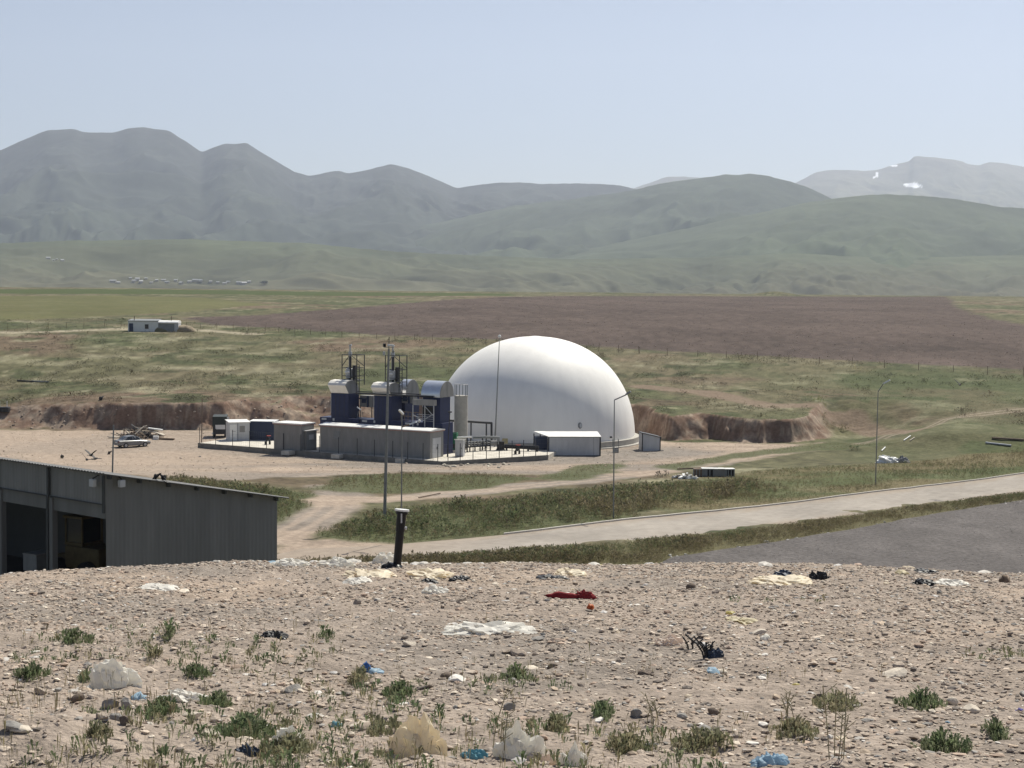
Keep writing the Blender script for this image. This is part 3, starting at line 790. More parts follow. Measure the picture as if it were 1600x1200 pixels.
def disc(mb, c, n, u, v_, a, b, d, N=20):
    vs = [c + u * a * math.cos(6.2832 * i / N) + v_ * b * math.sin(6.2832 * i / N) - n * 0.1 for i in range(N)] + [c + u * a * math.cos(6.2832 * i / N) + v_ * b * math.sin(6.2832 * i / N) + n * d for i in range(N)]
    mb.add(vs, [(i, (i + 1) % N, N + (i + 1) % N, N + i) for i in range(N)] + [tuple(range(N, 2 * N))])
disc(mb, pw, nrm, t1, t2, 0.27, 0.40, 0.10); wf = mb.build('porthole', M_lampg, e)
mb = MB(); disc(mb, pw - t1 * 0.07, nrm, t1, t2, 0.15, 0.28, 0.115); mb.build('pane', M_panel2, wf)
pv_ = on_dome(954, 683); nr2 = (pv_ - Vector((0, 0, 1))).normalized()
mb = MB(); mb.cyl(pv_ - nr2 * 0.1, pv_ + nr2 * 0.2, 0.12, n=10); mb.build('vent', M_dark, e)
# little railed stair at the ring
mb = MB(); bp = onz(962, 708, FLOOR) - DC
for dx in (-0.35, 0.35):
    mb.cyl((bp.x + dx, bp.y, 0), (bp.x + dx, bp.y, 1.7), 0.03); mb.cyl((bp.x + dx, bp.y + 0.9, 0.8), (bp.x + dx, bp.y + 0.9, 1.9), 0.03)
    mb.cyl((bp.x + dx, bp.y, 1.7), (bp.x + dx, bp.y + 0.9, 1.9), 0.03)
for k in range(3): mb.bx(bp.x - 0.35, bp.x + 0.35, bp.y + 0.25 * k, bp.y + 0.25 * k + 0.25, 0.2 * k, 0.2 * k + 0.25)
mb.build('stair', M_lampg, e)

# ------------------------------------------------------------------ concrete apron of the plant
AZ = -19.6
c0 = onz(310, 692.5, AZ); c1 = onz(690, 721.5, AZ); c2 = onz(856, 711.5, AZ)
back2 = c2 + Vector((3, 14, 0)); back0 = c0 + Vector((4.5, 13, 0))
ap = [c0, c1, c2, back2, back0 + Vector((25, 6, 0)), back0]
mb = MB()
n = len(ap)
vs = [(p.x, p.y, -21.2) for p in ap] + [(p.x, p.y, AZ) for p in ap]
mb.add(vs, [tuple(range(n, 2 * n))] + [(i, (i + 1) % n, n + (i + 1) % n, n + i) for i in range(n)])
o = mb.build('concrete_slab', M_concl); tag(o, 'pale concrete slab the plant stands on', kind='structure')
mb = MB()
for a, b in ((c0, c1), (c1, c2)):
    d = (b - a).normalized(); nv = Vector((d.y, -d.x, 0))
    vs = [a + d * 0 - nv * 0.0, b, b + nv * 0.12, a + nv * 0.12]
    mb.add([(p.x, p.y, -21.2) for p in vs] + [(p.x, p.y, AZ + 0.05) for p in vs], [(0, 3, 2, 1), (4, 5, 6, 7), (0, 1, 5, 4), (1, 2, 6, 5), (2, 3, 7, 6), (3, 0, 4, 7)])
o = mb.build('retaining_kerb', M_concd); tag(o, 'grey concrete edge wall of the plant slab', kind='structure')

ANG = R(-28)
U = Vector((math.cos(ANG), math.sin(ANG), 0)); W = Vector((-math.sin(ANG), math.cos(ANG), 0))
O = onz(672, 717, AZ)
def pl(a, b, h=0.0): return O + U * a + W * b + Vector((0, 0, h))
def A_of(px, b):
    lo, hi = -40, 30
    for _ in range(50):
        m_ = (lo + hi) / 2; p = pl(m_, b)
        q, _y = project(np.array(p.x), np.array(p.y), np.array(p.z))
        if q < px: lo = m_
        else: hi = m_
    return lo
def h_of(px, py, a, b):
    p = pl(a, b); return P(px, py, p.y).z - AZ
# pads projecting from the slab edge
for px, lb in ((532, 'small white concrete pad below the long grey container, beside the blue towers'), (632, 'small white concrete pad below the long grey container, in front of the lamp pole'), (454, 'small white concrete pad in front of the square grey kiosk')):
    a = A_of(px, -1.0)
    mb = MB(); mb.box((0, 0, 0), (1.15, 1.6, 0.5)); o = mb.build('concrete_pad', M_concl, bevel=0.02)
    o.location = pl(a, -1.35, -0.22); o.rotation_euler = (0, 0, ANG); tag(o, lb, 'concrete pad', 'concrete pads at the slab edge')
# long container
e = empty('long_container', O, ANG, 'long light grey container with white roof and reddish roof edge behind the fence', 'container')
LA = A_of(500, 0.0); H0 = 3.05
mb = MB(); mb.bx(LA, 0, 0, 3.0, 0.02, H0)
mb.build('wall', M_panel, e)
mb = MB()
for k in range(int(-LA / 1.15)): mb.bx(LA + 1.15 * (k + 0.97), LA + 1.15 * (k + 1.0), -0.012, 0.02, 0.1, H0 - 0.05)
mb.build('panel_joint', M_greyp, e)
mb = MB(); mb.bx(LA - 0.12, 0.12, -0.12, 3.12, H0 + 0.003, H0 + 0.12); mb.build('roof_edge', M_redtrim, e)
mb = MB(); mb.prism([(-0.16, H0 + 0.123), (3.16, H0 + 0.123), (3.16, H0 + 0.22), (1.5, H0 + 0.42), (-0.16, H0 + 0.22)], lambda p, q: Vector((LA - 0.16, p, q)), lambda p, q: Vector((0.16, p, q))); mb.build('roof', M_roofw, e)
mb = MB(); mb.bx(0.005, 0.035, 0.5, 2.4, 0.05, 2.35); dr = mb.build('door', M_panel2, e)
mb = MB(); mb.bx(0.04, 0.09, 1.42, 1.48, 1.0, 1.3); mb.build('handle', M_dark, dr)
mb = MB(); mb.bx(LA + 2.0, LA + 2.9, -0.05, -0.005, 1.6, 2.6); mb.build('vent_grille', M_greyp, e)

# ------------------------------------------------------------------ engine units with blue towers
def curved_cowl(L, D, Hh, lip):
    """quarter round hood: profile in (y,z); slanted face leans out at the front"""
    pr = [(0, 0), (-lip, Hh * 0.62), (-lip * 0.75, Hh * 0.78), (-lip * 0.2, Hh * 0.95)]
    for i in range(1, 9):
        t = math.pi / 2 * i / 8
        pr.append((D * 0.35 + (D * 0.65) * math.sin(t) - 0.0, Hh * math.cos(t) if i < 8 else 0))
    pr.insert(4, (D * 0.35, Hh))
    return pr
def engine_unit(px0, px1, tp0, tp1, py_top, hood, label, b=4.6):
    a0, a1 = A_of(px0, b), A_of(px1, b); t0, t1_ = A_of(tp0, b), A_of(tp1, b)
    root = empty('engine_unit', pl(a1, b), ANG, label, 'engine unit', 'blue engine units of the plant')
    W0 = a0 - a1; T0, T1 = t0 - a1, t1_ - a1
    hb = 3.75; ht = h_of(tp0, py_top, t0, b)
    mb = MB(); mb.bx(W0, 0, 0, 2.5, 0, hb); mb.build('base_housing', M_navy, root)
    MB().bx(W0 + 0.25, W0 + 0.95, -0.02, -0.004, hb - 0.33, hb - 0.12).build('plate', M_panel2, root)
    MB().bx(W0 + 1.9, W0 + 2.15, -0.02, -0.004, hb - 0.38, hb - 0.08).build('round_plate', M_panel2, root)
    mb = MB(); mb.bx(T0, T1, 0.04, 2.4, hb + 0.003, ht); tw = mb.build('tower', M_navy, root)
    mb = MB(); mb.bx(T0 - 0.10, T0 - 0.003, 0.1, 0.4, hb + 0.5, ht - 0.1); mb.build('edge_strip', M_panel2, tw)
    mb = MB()
    for k in range(1, 4): mb.bx(T0 + (T1 - T0) * k / 4 - 0.015, T0 + (T1 - T0) * k / 4 + 0.015, 0.025, 0.045, hb + 0.1, ht - 0.05)
    mb.build('seam', M_dark, tw)
    hh = 1.65
    if hood == 'cowl':
        prf = curved_cowl(1, 2.3, hh, 0.75)
        mb = MB(); mb.prism(prf, lambda p, q: Vector((T0 - 0.05, p + 0.1, q + ht + 0.003)), lambda p, q: Vector((T1 - 0.04, p + 0.1, q + ht + 0.003))); hd = mb.build('hood', M_cream, root)
        prc = [(p * 0.98, q * 0.98 + 0.01) for p, q in prf]
        mb = MB(); mb.prism(prc, lambda p, q: Vector((T1 - 0.038, p + 0.1, q + ht + 0.003)), lambda p, q: Vector((T1 + 0.03, p + 0.1, q + ht + 0.003))); mb.build('end_cap', M_panel, hd)  # end of the white hood painted grey as its shaded side
    return root, T0, T1, ht, hb
def barrel(root, x0, x1, y0, D, Hh, z, name='barrel_hood'):
    pr = [(y0, z)]
    for i in range(17):
        t = math.pi * i / 16; pr.append((y0 + D / 2 - D / 2 * math.cos(t), z + 0.25 + (Hh - 0.25) * math.sin(t)))
    pr.append((y0 + D, z))
    mb = MB(); mb.prism(pr, lambda p, q: Vector((x0, p, q)), lambda p, q: Vector((x1, p, q))); b_ = mb.build(name, M_steel, root, smooth=True)
    cx, cy = y0 + D / 2, z + 0.3
    pc = [(cx + (p - cx) * 0.97, z + (q - z) * 0.97 + 0.01) for p, q in pr]
    mb = MB(); mb.prism(pc, lambda p, q: Vector((x1 + 0.003, p, q)), lambda p, q: Vector((x1 + 0.05, p, q))); c_ = mb.build('end_cap', M_panel, b_)
    mb = MB(); mb.bx(x1 + 0.055, x1 + 0.08, cx - 0.03, cx + 0.03, z + 0.1, z + Hh * 0.9)
    mb.build('cap_seam', M_greyp, b_)
def exhaust(root, px, pyt, py_mid, py_bot, b, pxl, pxr):
    """stack with silencer drum and open access frame"""
    inv = root.matrix_basis.inverted()
    def L(px_, py_, bb):
        a = A_of(px_, bb); p = pl(a, bb); return inv @ Vector((p.x, p.y, P(px_, py_, p.y).z))
    f0 = L(pxl, pyt, b); f1 = L(pxr, pyt, b); zb = L(px, py_bot, b).z; zt_ = f0.z; zm = L(px, py_mid, b).z
    c = L(px, pyt, b + 0.8)
    mb = MB()
    y0, y1 = f0.y, f0.y + 1.7
    for x in (f0.x, f1.x):
        for y in (y0, y1): mb.cyl((x, y, zb - 0.6), (x, y, zt_), 0.06, n=6)
    for z in (zm, zm - 1.0, zt_):
        mb.tube([(f0.x, y0, z), (f1.x, y0, z)], 0.035, 6); mb.tube([(f0.x, y1, z), (f1.x, y1, z)], 0.035, 6)
        mb.tube([(f0.x, y0, z), (f0.x, y1, z)], 0.035, 6); mb.tube([(f1.x, y0, z), (f1.x, y1, z)], 0.035, 6)
    mb.cyl((f0.x, y0, zm + 0.2), (c.x, c.y, zt_), 0.045, n=6)
    mb.bx(f0.x, f1.x, y0, y1, zb - 0.05, zb + 0.02)
    for k in range(9): mb.cyl((f1.x + 0.02, y0 - 0.1, zb + 0.3 * k - 0.4), (f1.x + 0.45, y0 - 0.1, zb + 0.3 * k - 0.4), 0.03, n=6)
    for x in (f1.x + 0.02, f1.x + 0.45): mb.cyl((x, y0 - 0.1, zb - 1.6), (x, y0 - 0.1, zm + 0.4), 0.05, n=6)
    mb.cyl((f1.x, y1, zm + 0.2), (c.x, c.y, zt_), 0.045, n=6); mb.cyl((f0.x, y0, zb), (f1.x, y0, zm - 1.0), 0.04, n=6)
    mb.build('access_frame', M_dark, root)
    top = L(px, pyt - 14, b).z
    mb = MB(); mb.cyl((c.x, c.y, zb), (c.x, c.y, zt_), 0.17); mb.cyl((c.x, c.y, zt_), (c.x, c.y, zt_ + 0.35), 0.24); mb.cyl((c.x, c.y, zt_ + 0.3), (c.x, c.y, top), 0.11)
    mb.cyl((c.x - 0.13, c.y, top - 0.05), (c.x + 0.2, c.y, top + 0.05), 0.10)
    mb.build('stack', M_galv, root, smooth=True)
    mb = MB(); mb.cyl((c.x + 0.24, c.y - 0.3, zb), (c.x + 0.24, c.y - 0.3, zt_ - 0.2), 0.15); mb.cyl((c.x + 0.62, c.y, zb), (c.x + 0.62, c.y, zm + 0.3), 0.22); mb.build('riser', M_dark, root, smooth=True)
    dx = f0.x + 0.62
    mb = MB(); mb.lathe([(0.10, zb + 0.05), (0.46, zb + 0.25), (0.46, zm - 0.15), (0.12, zm + 0.05)], 16, (dx, c.y - 0.1, 0)); mb.build('silencer', M_panel2, root, smooth=True)
    mb = MB(); mb.ball((c.x + 0.02, c.y - 0.9, zm - 0.5), 0.16); mb.ball((c.x + 0.36, c.y - 0.9, zm - 0.5), 0.13); mb.cyl((c.x - 0.1, c.y - 0.85, zm - 0.5), (c.x + 0.5, c.y - 0.85, zm - 0.5), 0.05)
    mb.build('valve', M_headw, root)
u1, T0, T1, ht, hb = engine_unit(500, 560, 517, 544, 614, 'cowl', 'blue engine unit furthest from the dome, with white hood and exhaust stack')
exhaust(u1, 546.5, 554, 575, 594, 5.6, 534, 557)
u2, T0, T1, ht2, hb = engine_unit(563, 628, 584, 611, 618, 'cowl', 'blue engine unit between the two others, white hood and stack behind the grey mast')
exhaust(u2, 613, 555, 578, 597, 5.6, 601.5, 623.5)
barrel(u2, T1 - 0.9, T1 + 0.2, 3.0, 3.1, 1.95, ht2 - 0.1)
MB().bx(T0, T1 + 0.15, 2.9, 6.2, 0, ht2 - 0.1 - 0.003).build('rear_housing', M_navy, u2)
u3, T0, T1, ht3, hb = engine_unit(630, 691, 660, 687, 620, 'none', 'blue engine unit next to the concrete silo, with shiny barrel shaped hood')
barrel(u3, T0 - 0.1, T1 + 0.1, -0.25, 3.3, 1.9, ht3 + 0.003)
MB().bx(T0 + 0.02, T1 - 1.0, -0.06, 0.036, hb + 0.9, ht3 - 1.2).build('intake_grille', M_black, u3)
# steel gallery and cooler between the towers
e = empty('cooler_frame', pl(A_of(680, 3.9), 3.9), ANG, 'grey steel cooler frame with diagonal braces in front of the blue tower', 'cooler')
xl = A_of(647, 3.9) - A_of(680, 3.9); zA = h_of(660, 624, A_of(660, 3.9), 3.9); zB = h_of(660, 633, A_of(660, 3.9), 3.9); zC = h_of(660, 657, A_of(660, 3.9), 3.9)
mb = MB(); mb.bx(xl, 0, -0.4, 0.3, zB, zA); mb.build('fan_box', M_panel, e)
mb = MB()
for x in (xl + 0.05, xl * 0.42, 0.0): mb.cyl((x, -0.4, 0), (x, -0.4, zB), 0.06, n=6)
mb.build('post', M_galv, e)
mb = MB(); mb.cyl((xl * 0.42, -0.4, zB - 0.1), (0, -0.4, zC + 0.6), 0.045, n=6); mb.cyl((0, -0.41, zC + 0.9), (xl * 0.42, -0.41, zC + 0.2), 0.045, n=6); mb.cyl((xl, -0.41, zC + 0.7), (xl * 0.42, -0.41, zC), 0.045, n=6)
for k in range(4): mb.cyl((xl * 0.8, -0.4, zC + 0.25 * k), (0, -0.4, zC + 0.25 * k), 0.03, n=6)
mb.build('brace', M_galv, e)
mb = MB()
for k in range(6): mb.cyl((xl - 2.0 + 0.5 * k, 0.2, zC - 0.2), (xl - 2.0 + 0.5 * k, 0.2, zC + 0.9), 0.03, n=6)
for q in (0.4, 0.9): mb.cyl((xl - 2.0, 0.2, zC + q), (xl + 0.6, 0.2, zC + q), 0.035, n=6)
mb.build('railing', M_rust, e)
# long header pipe between the towers
mb = MB(); za = h_of(620, 614, A_of(600, 4.2), 4.2)
x0, x1 = A_of(556, 4.2), A_of(676, 4.2)
mb.tube([(0, 0, 0), (x1 - x0, 0, 0)], 0.11, 10); mb.tube([(0, 0.3, 0.2), (x1 - x0, 0.3, 0.2)], 0.06, 8)
o = mb.build('header_pipe', M_dark); o.location = pl(x0, 4.2, za - 0.2); o.rotation_euler = (0, 0, ANG)
tag(o, 'dark header pipe running between the tops of the blue towers', 'pipe')
# machinery seen between the towers
for px, lb in ((571, 'grey blue pump cabinet with pipes between the first and second blue towers'), (635, 'grey blue pump cabinet with pipes between the second tower and the cooler frame')):
    b_ = 7.0; a = A_of(px, b_); e = empty('pump_cabinet', pl(a, b_), ANG, lb, 'pump cabinet', 'pump cabinets behind the towers')
    zz = h_of(px, 636 if px < 600 else 630, a, b_); zz2 = h_of(px, 618, a, b_)
    mb = MB(); mb.bx(-0.9, 0.9, 0, 1, zz, zz2); mb.build('housing', M_panel, e, bevel=0.03)
    mb = MB()
    for x in (-0.85, 0.85): mb.cyl((x, 0.1, 0), (x, 0.1, zz), 0.06, n=6)
    mb.build('leg', M_dark, e)
    mb = MB(); mb.box((-0.2, -0.08, (zz + zz2) / 2 + 0.1), (0.6, 0.12, 0.6)); mb.cyl((0.4, -0.15, zz), (0.4, -0.15, zz2), 0.12); mb.cyl((0.4, -0.15, zz2 - 0.4), (-0.9, -0.15, zz2 - 0.4), 0.09)
    mb.build('pipework', M_bluec, e)

# ------------------------------------------------------------------ flare silo
pS = P(720, 678, 196.5)
e = empty('concrete_silo', (pS.x, pS.y, AZ), 0, 'round grey concrete silo with posts on its rim, in front of the white dome', 'silo')
zt_ = P(720, 618, 196.5).z - AZ; zr = P(720, 600.5, 196.5).z - AZ
mb = MB(); mb.lathe([(0.84, -0.05), (0.82, zt_ - 0.1), (0.86, zt_ - 0.1), (0.86, zt_), (0.7, zt_ + 0.003)], 32); mb.build('barrel', M_conc, e, smooth=True)
for k in range(6):
    a = 2 * math.pi * k / 6 + 0.3
    mb = MB(); mb.cyl((0.78 * math.cos(a), 0.78 * math.sin(a), zt_), (0.78 * math.cos(a), 0.78 * math.sin(a), zr), 0.05, n=6); mb.build('rim_post', M_greyp, e)
mb = MB(); pts = [(0.78 * math.cos(2 * math.pi * k / 24), 0.78 * math.sin(2 * math.pi * k / 24), zr) for k in range(25)]; mb.tube(pts, 0.03, 6); mb.build('ring', M_panel2, e)

# ------------------------------------------------------------------ small plant things on the right half of the slab
def on_slab(px, py): return onz(px, py, AZ)
p = on_slab(703, 707)
e = empty('gas_skid', p, R(-10), 'green gas compressor skid beside the end of the long grey container', 'machine')
mb = MB(); mb.bx(-0.75, 0.75, 0, 1.2, 0.35, 2.35); mb.build('cabinet', M_green, e, bevel=0.03)
mb = MB()
for z in (0.5, 1.2, 2.42): mb.bx(-0.82, 0.82, -0.07, -0.004, z - 0.05, z + 0.05)
for x in (-0.78, 0, 0.78): mb.bx(x - 0.04, x + 0.04, -0.07, -0.004, 0, 2.45)
mb.build('frame', M_green, e)
mb = MB(); mb.bx(-0.55, -0.1, -0.03, -0.002, 1.35, 2.2); mb.bx(0.1, 0.6, -0.03, -0.002, 0.55, 1.05); mb.build('louvre', M_dark, e)
mb = MB(); mb.bx(-0.9, 0.9, -0.4, 1.3, 0.0, 0.3); mb.build('plinth', M_concl, e)
p = on_slab(717, 713.5)
e = empty('control_cabinet', p, R(-20), 'pale grey control cabinet standing alone inside the fence', 'cabinet')
mb = MB(); mb.bx(-0.5, 0.5, 0, 0.6, 0.05, 1.95); mb.build('housing', M_panel2, e, bevel=0.02)
mb = MB(); mb.prism([(-0.08, 1.953), (0.68, 1.953), (0.68, 2.0), (-0.08, 2.06)], lambda p, q: Vector((-0.58, p, q)), lambda p, q: Vector((0.58, p, q))); mb.build('roof', M_roofw, e)
mb = MB(); mb.bx(-0.44, 0.44, -0.03, -0.003, 0.15, 1.85); dd_ = mb.build('door', M_panel2, e)
mb = MB(); mb.bx(0.32, 0.38, -0.06, -0.033, 0.9, 1.1); mb.build('handle', M_dark, dd_)
def pxpipe(pts, Y): return [P(a, b, Y) for a, b in pts]
def pipe_thing(name, pts, r, m, label, cat='pipe', legs=(), legm=None):
    mb = MB(); mb.tube(pts, r, 10); base = Vector((pts[0].x, pts[0].y, AZ))
    mb.v = [tuple(Vector(q) - base) for q in mb.v]
    e = empty(name, base, 0, label, cat)
    mb.build('tube', m, e, smooth=True)
    for q in legs:
        k = MB(); k.cyl((q.x - base.x, q.y - base.y, 0), (q.x - base.x, q.y - base.y, q.z - AZ), 0.09, n=8); k.bx(q.x - base.x - 0.15, q.x - base.x + 0.15, q.y - base.y - 0.15, q.y - base.y + 0.15, 0, 0.05); k.build('support', legm or M_dark, e)
    return e
Yp = 199.0
pp = pxpipe([(657, 658), (700, 657), (729, 658.5), (768, 661), (768, 690)], Yp)
pipe_thing('overhead_pipe', pp, 0.14, M_dark, 'black overhead pipe passing behind the silo and turning down', legs=(P(736, 660, Yp), P(760, 661, Yp)))
Yq = 193.0
pp = pxpipe([(700, 684.5), (737, 682.5)], Yq)
pipe_thing('insulated_pipe', pp, 0.11, M_headw, 'white insulated pipe above the control cabinet', legs=(P(701, 684, Yq), P(730, 683, Yq)))
Yq = 195.5
pp = pxpipe([(739, 683.5), (758, 683), (779, 683.5), (779, 694)], Yq)
pipe_thing('pipe_bend', pp, 0.16, M_greyp, 'dark grey pipe bending down into the black pump box', legs=(P(754, 683, Yq),))
p = on_slab(782, 704)
e = empty('pump_box', p, 0, 'black pump box under the bent grey pipe', 'pump')
mb = MB(); mb.bx(-0.45, 0.45, 0, 0.8, 0.15, 1.1); mb.build('housing', M_black, e, bevel=0.04)
mb = MB(); mb.bx(-0.55, 0.55, -0.1, 0.9, 0.0, 0.145); mb.build('skid', M_dark, e)
mb = MB(); mb.cyl((-1.2, 0.3, 0.9), (-0.455, 0.3, 0.9), 0.3, n=14); mb.build('motor', M_panel, e, smooth=True)
# manifold of black pipes on legs
pa, pb = on_slab(726, 706.5), on_slab(766, 703.5)
e = empty('pipe_manifold', pa, 0, 'low black pipe manifold on short legs inside the fence', 'pipework')
d = pb - pa; mb = MB()
for z, o_ in ((1.15, 0), (0.85, 0.25), (0.6, 0.0)): mb.tube([Vector((0, o_, z)), d + Vector((0, o_, z))], 0.10, 10)
mb.build('pipes', M_dark, e, smooth=True)
mb = MB()
for k in range(9): q = d * (k / 8); mb.cyl(q + Vector((0, 0, 1.15)), q + Vector((0, 0.3, 0.55)), 0.07, n=8); mb.ball(q + Vector((0, -0.05, 1.15)), 0.15)
mb.build('valves', M_greyp, e)
for k in range(6):
    q = d * (k / 5); m2 = MB(); m2.bx(q.x - 0.08, q.x + 0.08, q.y - 0.08, q.y + 0.08, 0, 0.55); m2.build('leg', M_black, e)
pa, pb = on_slab(786, 703.5), on_slab(842, 705.5)
mb = MB(); d = pb - pa; mb.tube([Vector((0, 0, 0.5)), d * 0.6 + Vector((0, 0, 0.48)), d + Vector((0, 0, 0.45))], 0.26, 12)
e = empty('ground_pipe', pa, 0, 'thick black pipe lying on low saddles towards the white container', 'pipe'); mb.build('tube', M_black, e, smooth=True)
for k in (0.1, 0.4, 0.7, 0.95): q = d * k; m2 = MB(); m2.bx(q.x - 0.12, q.x + 0.12, q.y - 0.3, q.y + 0.3, 0, 0.28); m2.build('saddle', M_dark, e)
for px, py, lb in ((808, 709.5, 'black valve stand with red handwheel by the thick black pipe'), (418, 694.5, 'black valve stand with red handwheel in front of the dark blue container')):
    e = empty('valve_stand', on_slab(px, py), R(20), lb, 'valve', 'valves with red handwheels')
    mb = MB(); mb.cyl((-0.22, 0, 0), (-0.22, 0, 0.35), 0.16); mb.cyl((0.28, 0, 0), (0.28, 0, 0.35), 0.13); mb.tube([(-0.22, 0, 0.35), (-0.1, 0, 0.6), (0.2, 0, 0.8), (0.28, 0, 0.35)], 0.10); mb.build('body', M_black, e, smooth=True)
    mb = MB(); mb.cyl((0.1, 0, 0.75), (0.12, 0, 1.1), 0.05); mb.build('stem', M_dark, e)
    mb = MB(); pts = [(0.12 + 0.26 * math.cos(k * 0.5236), 0.26 * math.sin(k * 0.5236), 1.1) for k in range(13)]; mb.tube(pts, 0.05, 6); mb.tube([pts[0], pts[6]], 0.035, 6); mb.tube([pts[3], pts[9]], 0.035, 6); mb.build('handwheel', M_red, e)
# yellow warning board
e = empty('warning_board', on_slab(789, 702), 0, 'small dull yellow and red board on a post near the dome foot', 'sign')
mb = MB(); mb.cyl((0, 0, 0), (0, 0, 1.3), 0.03); mb.build('post', M_greyp, e)
mb = MB(); mb.bx(-0.35, 0.35, -0.04, -0.032, 0.7, 1.35); mb.build('board', mat('dull yellow board', (0.42, 0.36, 0.2), 0.7, 0.2, 3), e)

# ------------------------------------------------------------------ cabins at the far end of the slab
def cabin(name, px, py, wd, dp, hh, rz, mw, mr, label, cat, over=0.1, slope=0.0, base=AZ, rise=0.06, left=False):
    """px,py: front left bottom corner (front right if left); local x along the front"""
    p = onz(px, py, base); e = empty(name, p, rz, label, cat)
    x0, x1 = (-wd, 0) if left else (0, wd)
    mb = MB(); mb.prism([(0, 0), (dp, 0), (dp, hh + slope), (0, hh)], lambda a, b: Vector((x0, a, b)), lambda a, b: Vector((x1, a, b))); mb.build('wall', mw, e)
    mb = MB(); mb.prism([(-over, hh + 0.003 - over * slope / dp), (dp + over, hh + slope + 0.003), (dp + over, hh + slope + rise), (-over, hh + rise)], lambda a, b: Vector((x0 - over, a, b)), lambda a, b: Vector((x1 + over, a, b))); mb.build('roof', mr, e)
    return e, x0, x1
e, x0, x1 = cabin('white_cabin', 358.5, 689, 2.6, 2.6, 2.35, R(20), M_panel2, M_roofw, 'small pale cabin with white roof between the dark truck and blue container', 'cabin', 0.12, 0.15)
MB().bx(0.05, 0.95, -0.03, -0.003, 0.05, 2.1).build('door', M_white, e)
MB().bx(1.05, 1.1, -0.04, -0.003, 0.0, 2.3).build('corner_post', M_bluec, e)
MB().bx(0.3, 0.8, -0.045, -0.033, 1.2, 1.25).build('door_bar', M_greyp, e)
MB().bx(1.3, 2.0, -0.03, -0.003, 1.1, 1.9).build('window', M_panel, e)
e, x0, x1 = cabin('blue_container', 385.5, 687.5, 3.7, 2.4, 2.35, R(-6), M_bluec, M_bluec, 'dark blue container between the white cabin and grey kiosk', 'container', 0.03)
mb = MB()
for k in range(24): mb.bx(0.08 + k * 0.15, 0.14 + k * 0.15, -0.03, -0.002, 0.15, 2.2)
mb.build('rib', M_bluec, e)
MB().prism([(0.3, 2.42), (2.4, 2.42), (2.4, 2.52), (0.3, 2.44)], lambda a, b: Vector((0.2, a, b)), lambda a, b: Vector((3.6, a, b))).build('roof_sheet', M_roofw, e)
e, x0, x1 = cabin('grey_kiosk', 428, 701.5, 4.1, 2.6, 3.15, ANG, M_panel, M_roofw, 'square light grey kiosk with flat white roof beside the blue container', 'kiosk', 0.15, 0.0, AZ, 0.14)
mb = MB(); mb.bx(-0.13, 4.23, -0.13, 2.73, 3.05, 3.149); mb.build('roof_edge', M_redtrim, e)
mb = MB(); mb.bx(1.35, 1.38, -0.015, -0.002, 0.1, 3.0); mb.bx(2.7, 2.73, -0.015, -0.002, 0.1, 3.0); mb.bx(0.02, 4.08, -0.014, -0.002, 1.98, 2.0); mb.build('panel_joint', M_greyp, e)
e, x0, x1 = cabin('small_kiosk', 478, 704, 1.9, 1.7, 2.35, R(-42), M_panel, M_roofw, 'small grey kiosk with overhanging white roof in front of the square kiosk', 'kiosk', 0.2, 0.0, AZ, 0.10, left=True)
MB().bx(0.003, 0.03, 0.15, 1.5, 0.1, 2.2).build('door', M_greyp, e)
MB().bx(0.035, 0.05, 0.45, 1.2, 1.3, 1.9).build('plate', M_panel2, e)
MB().bx(-1.2, -0.9, -0.05, -0.003, 1.9, 2.1).build('lamp', M_dark, e)
# dark truck
p = onz(343, 684, FLOOR); e = empty('box_truck', p, R(8), 'dark tall box truck half hidden behind the pale cabin', 'truck')
mb = MB(); mb.bx(-0.95, 0.95, 0, 4.2, 1.55, 2.85); mb.build('box_body', mat('dark green grey paint', (0.028, 0.036, 0.034), 0.6, 0.2, 2), e, bevel=0.04)
mb = MB(); mb.bx(-0.9, 0.9, 0.1, 4.0, 0.45, 1.545); mb.build('chassis', M_dark, e)
mb = MB(); mb.bx(-0.55, 0.75, -0.04, 0.095, 1.15, 1.75); mb.build('panel', M_white, e)
mb = MB(); mb.bx(1.0, 1.28, 0.4, 0.7, 1.6, 2.75); mb.build('exhaust_pipe', M_panel2, e)
for x in (-0.75, 0.75):
    for y in (0.6, 3.2):
        m2 = MB(); m2.cyl((x - 0.14, y, 0.42), (x + 0.14, y, 0.42), 0.42, n=18); wh = m2.build('wheel', M_rub, e, smooth=True)
mb = MB(); mb.ball((-0.95, 0.05, 0.55), 0.10); mb.build('tail_lamp', M_white, e)

# container and lean-to by the dome
zg = FLOOR
p = onz(857.5, 712.5, zg)
e, x0, x1 = cabin('white_container', 857.5, 712.5, 6.35, 3.2, 2.35, R(5), M_panel2, M_roofw, 'white container with dark trim and white roof in front of the dome', 'container', 0.10, 0.35, zg, 0.05)
for a, b, n_ in ((-0.09, 0.03, 0), (6.25, 6.42, 1)): MB().bx(a, b, -0.06, 0.06, 0, 2.35).build('corner_post', M_dark, e)
MB().bx(0.031, 6.249, -0.05, 0.0, 2.29, 2.36).build('eaves_trim', M_dark, e)
MB().bx(0.031, 6.249, -0.05, 0.0, -0.05, 0.08).build('base_trim', M_dark, e)
MB().bx(5.5, 5.53, -0.015, -0.002, 0.1, 2.28).build('panel_joint', M_greyp, e)
mb = MB(); mb.bx(-1.5, -0.03, 1.6, 3.1, 0, 2.2); mb.build('porch_wall', M_bluec, e)
mb = MB(); mb.prism([(-0.02, 2.37), (3.3, 2.72), (3.3, 2.77), (-0.02, 2.42)], lambda a, b: Vector((-0.10 - a * 0.45, a, b)), lambda a, b: Vector((-0.101, a, b))); mb.build('porch_roof', M_roofw, e)
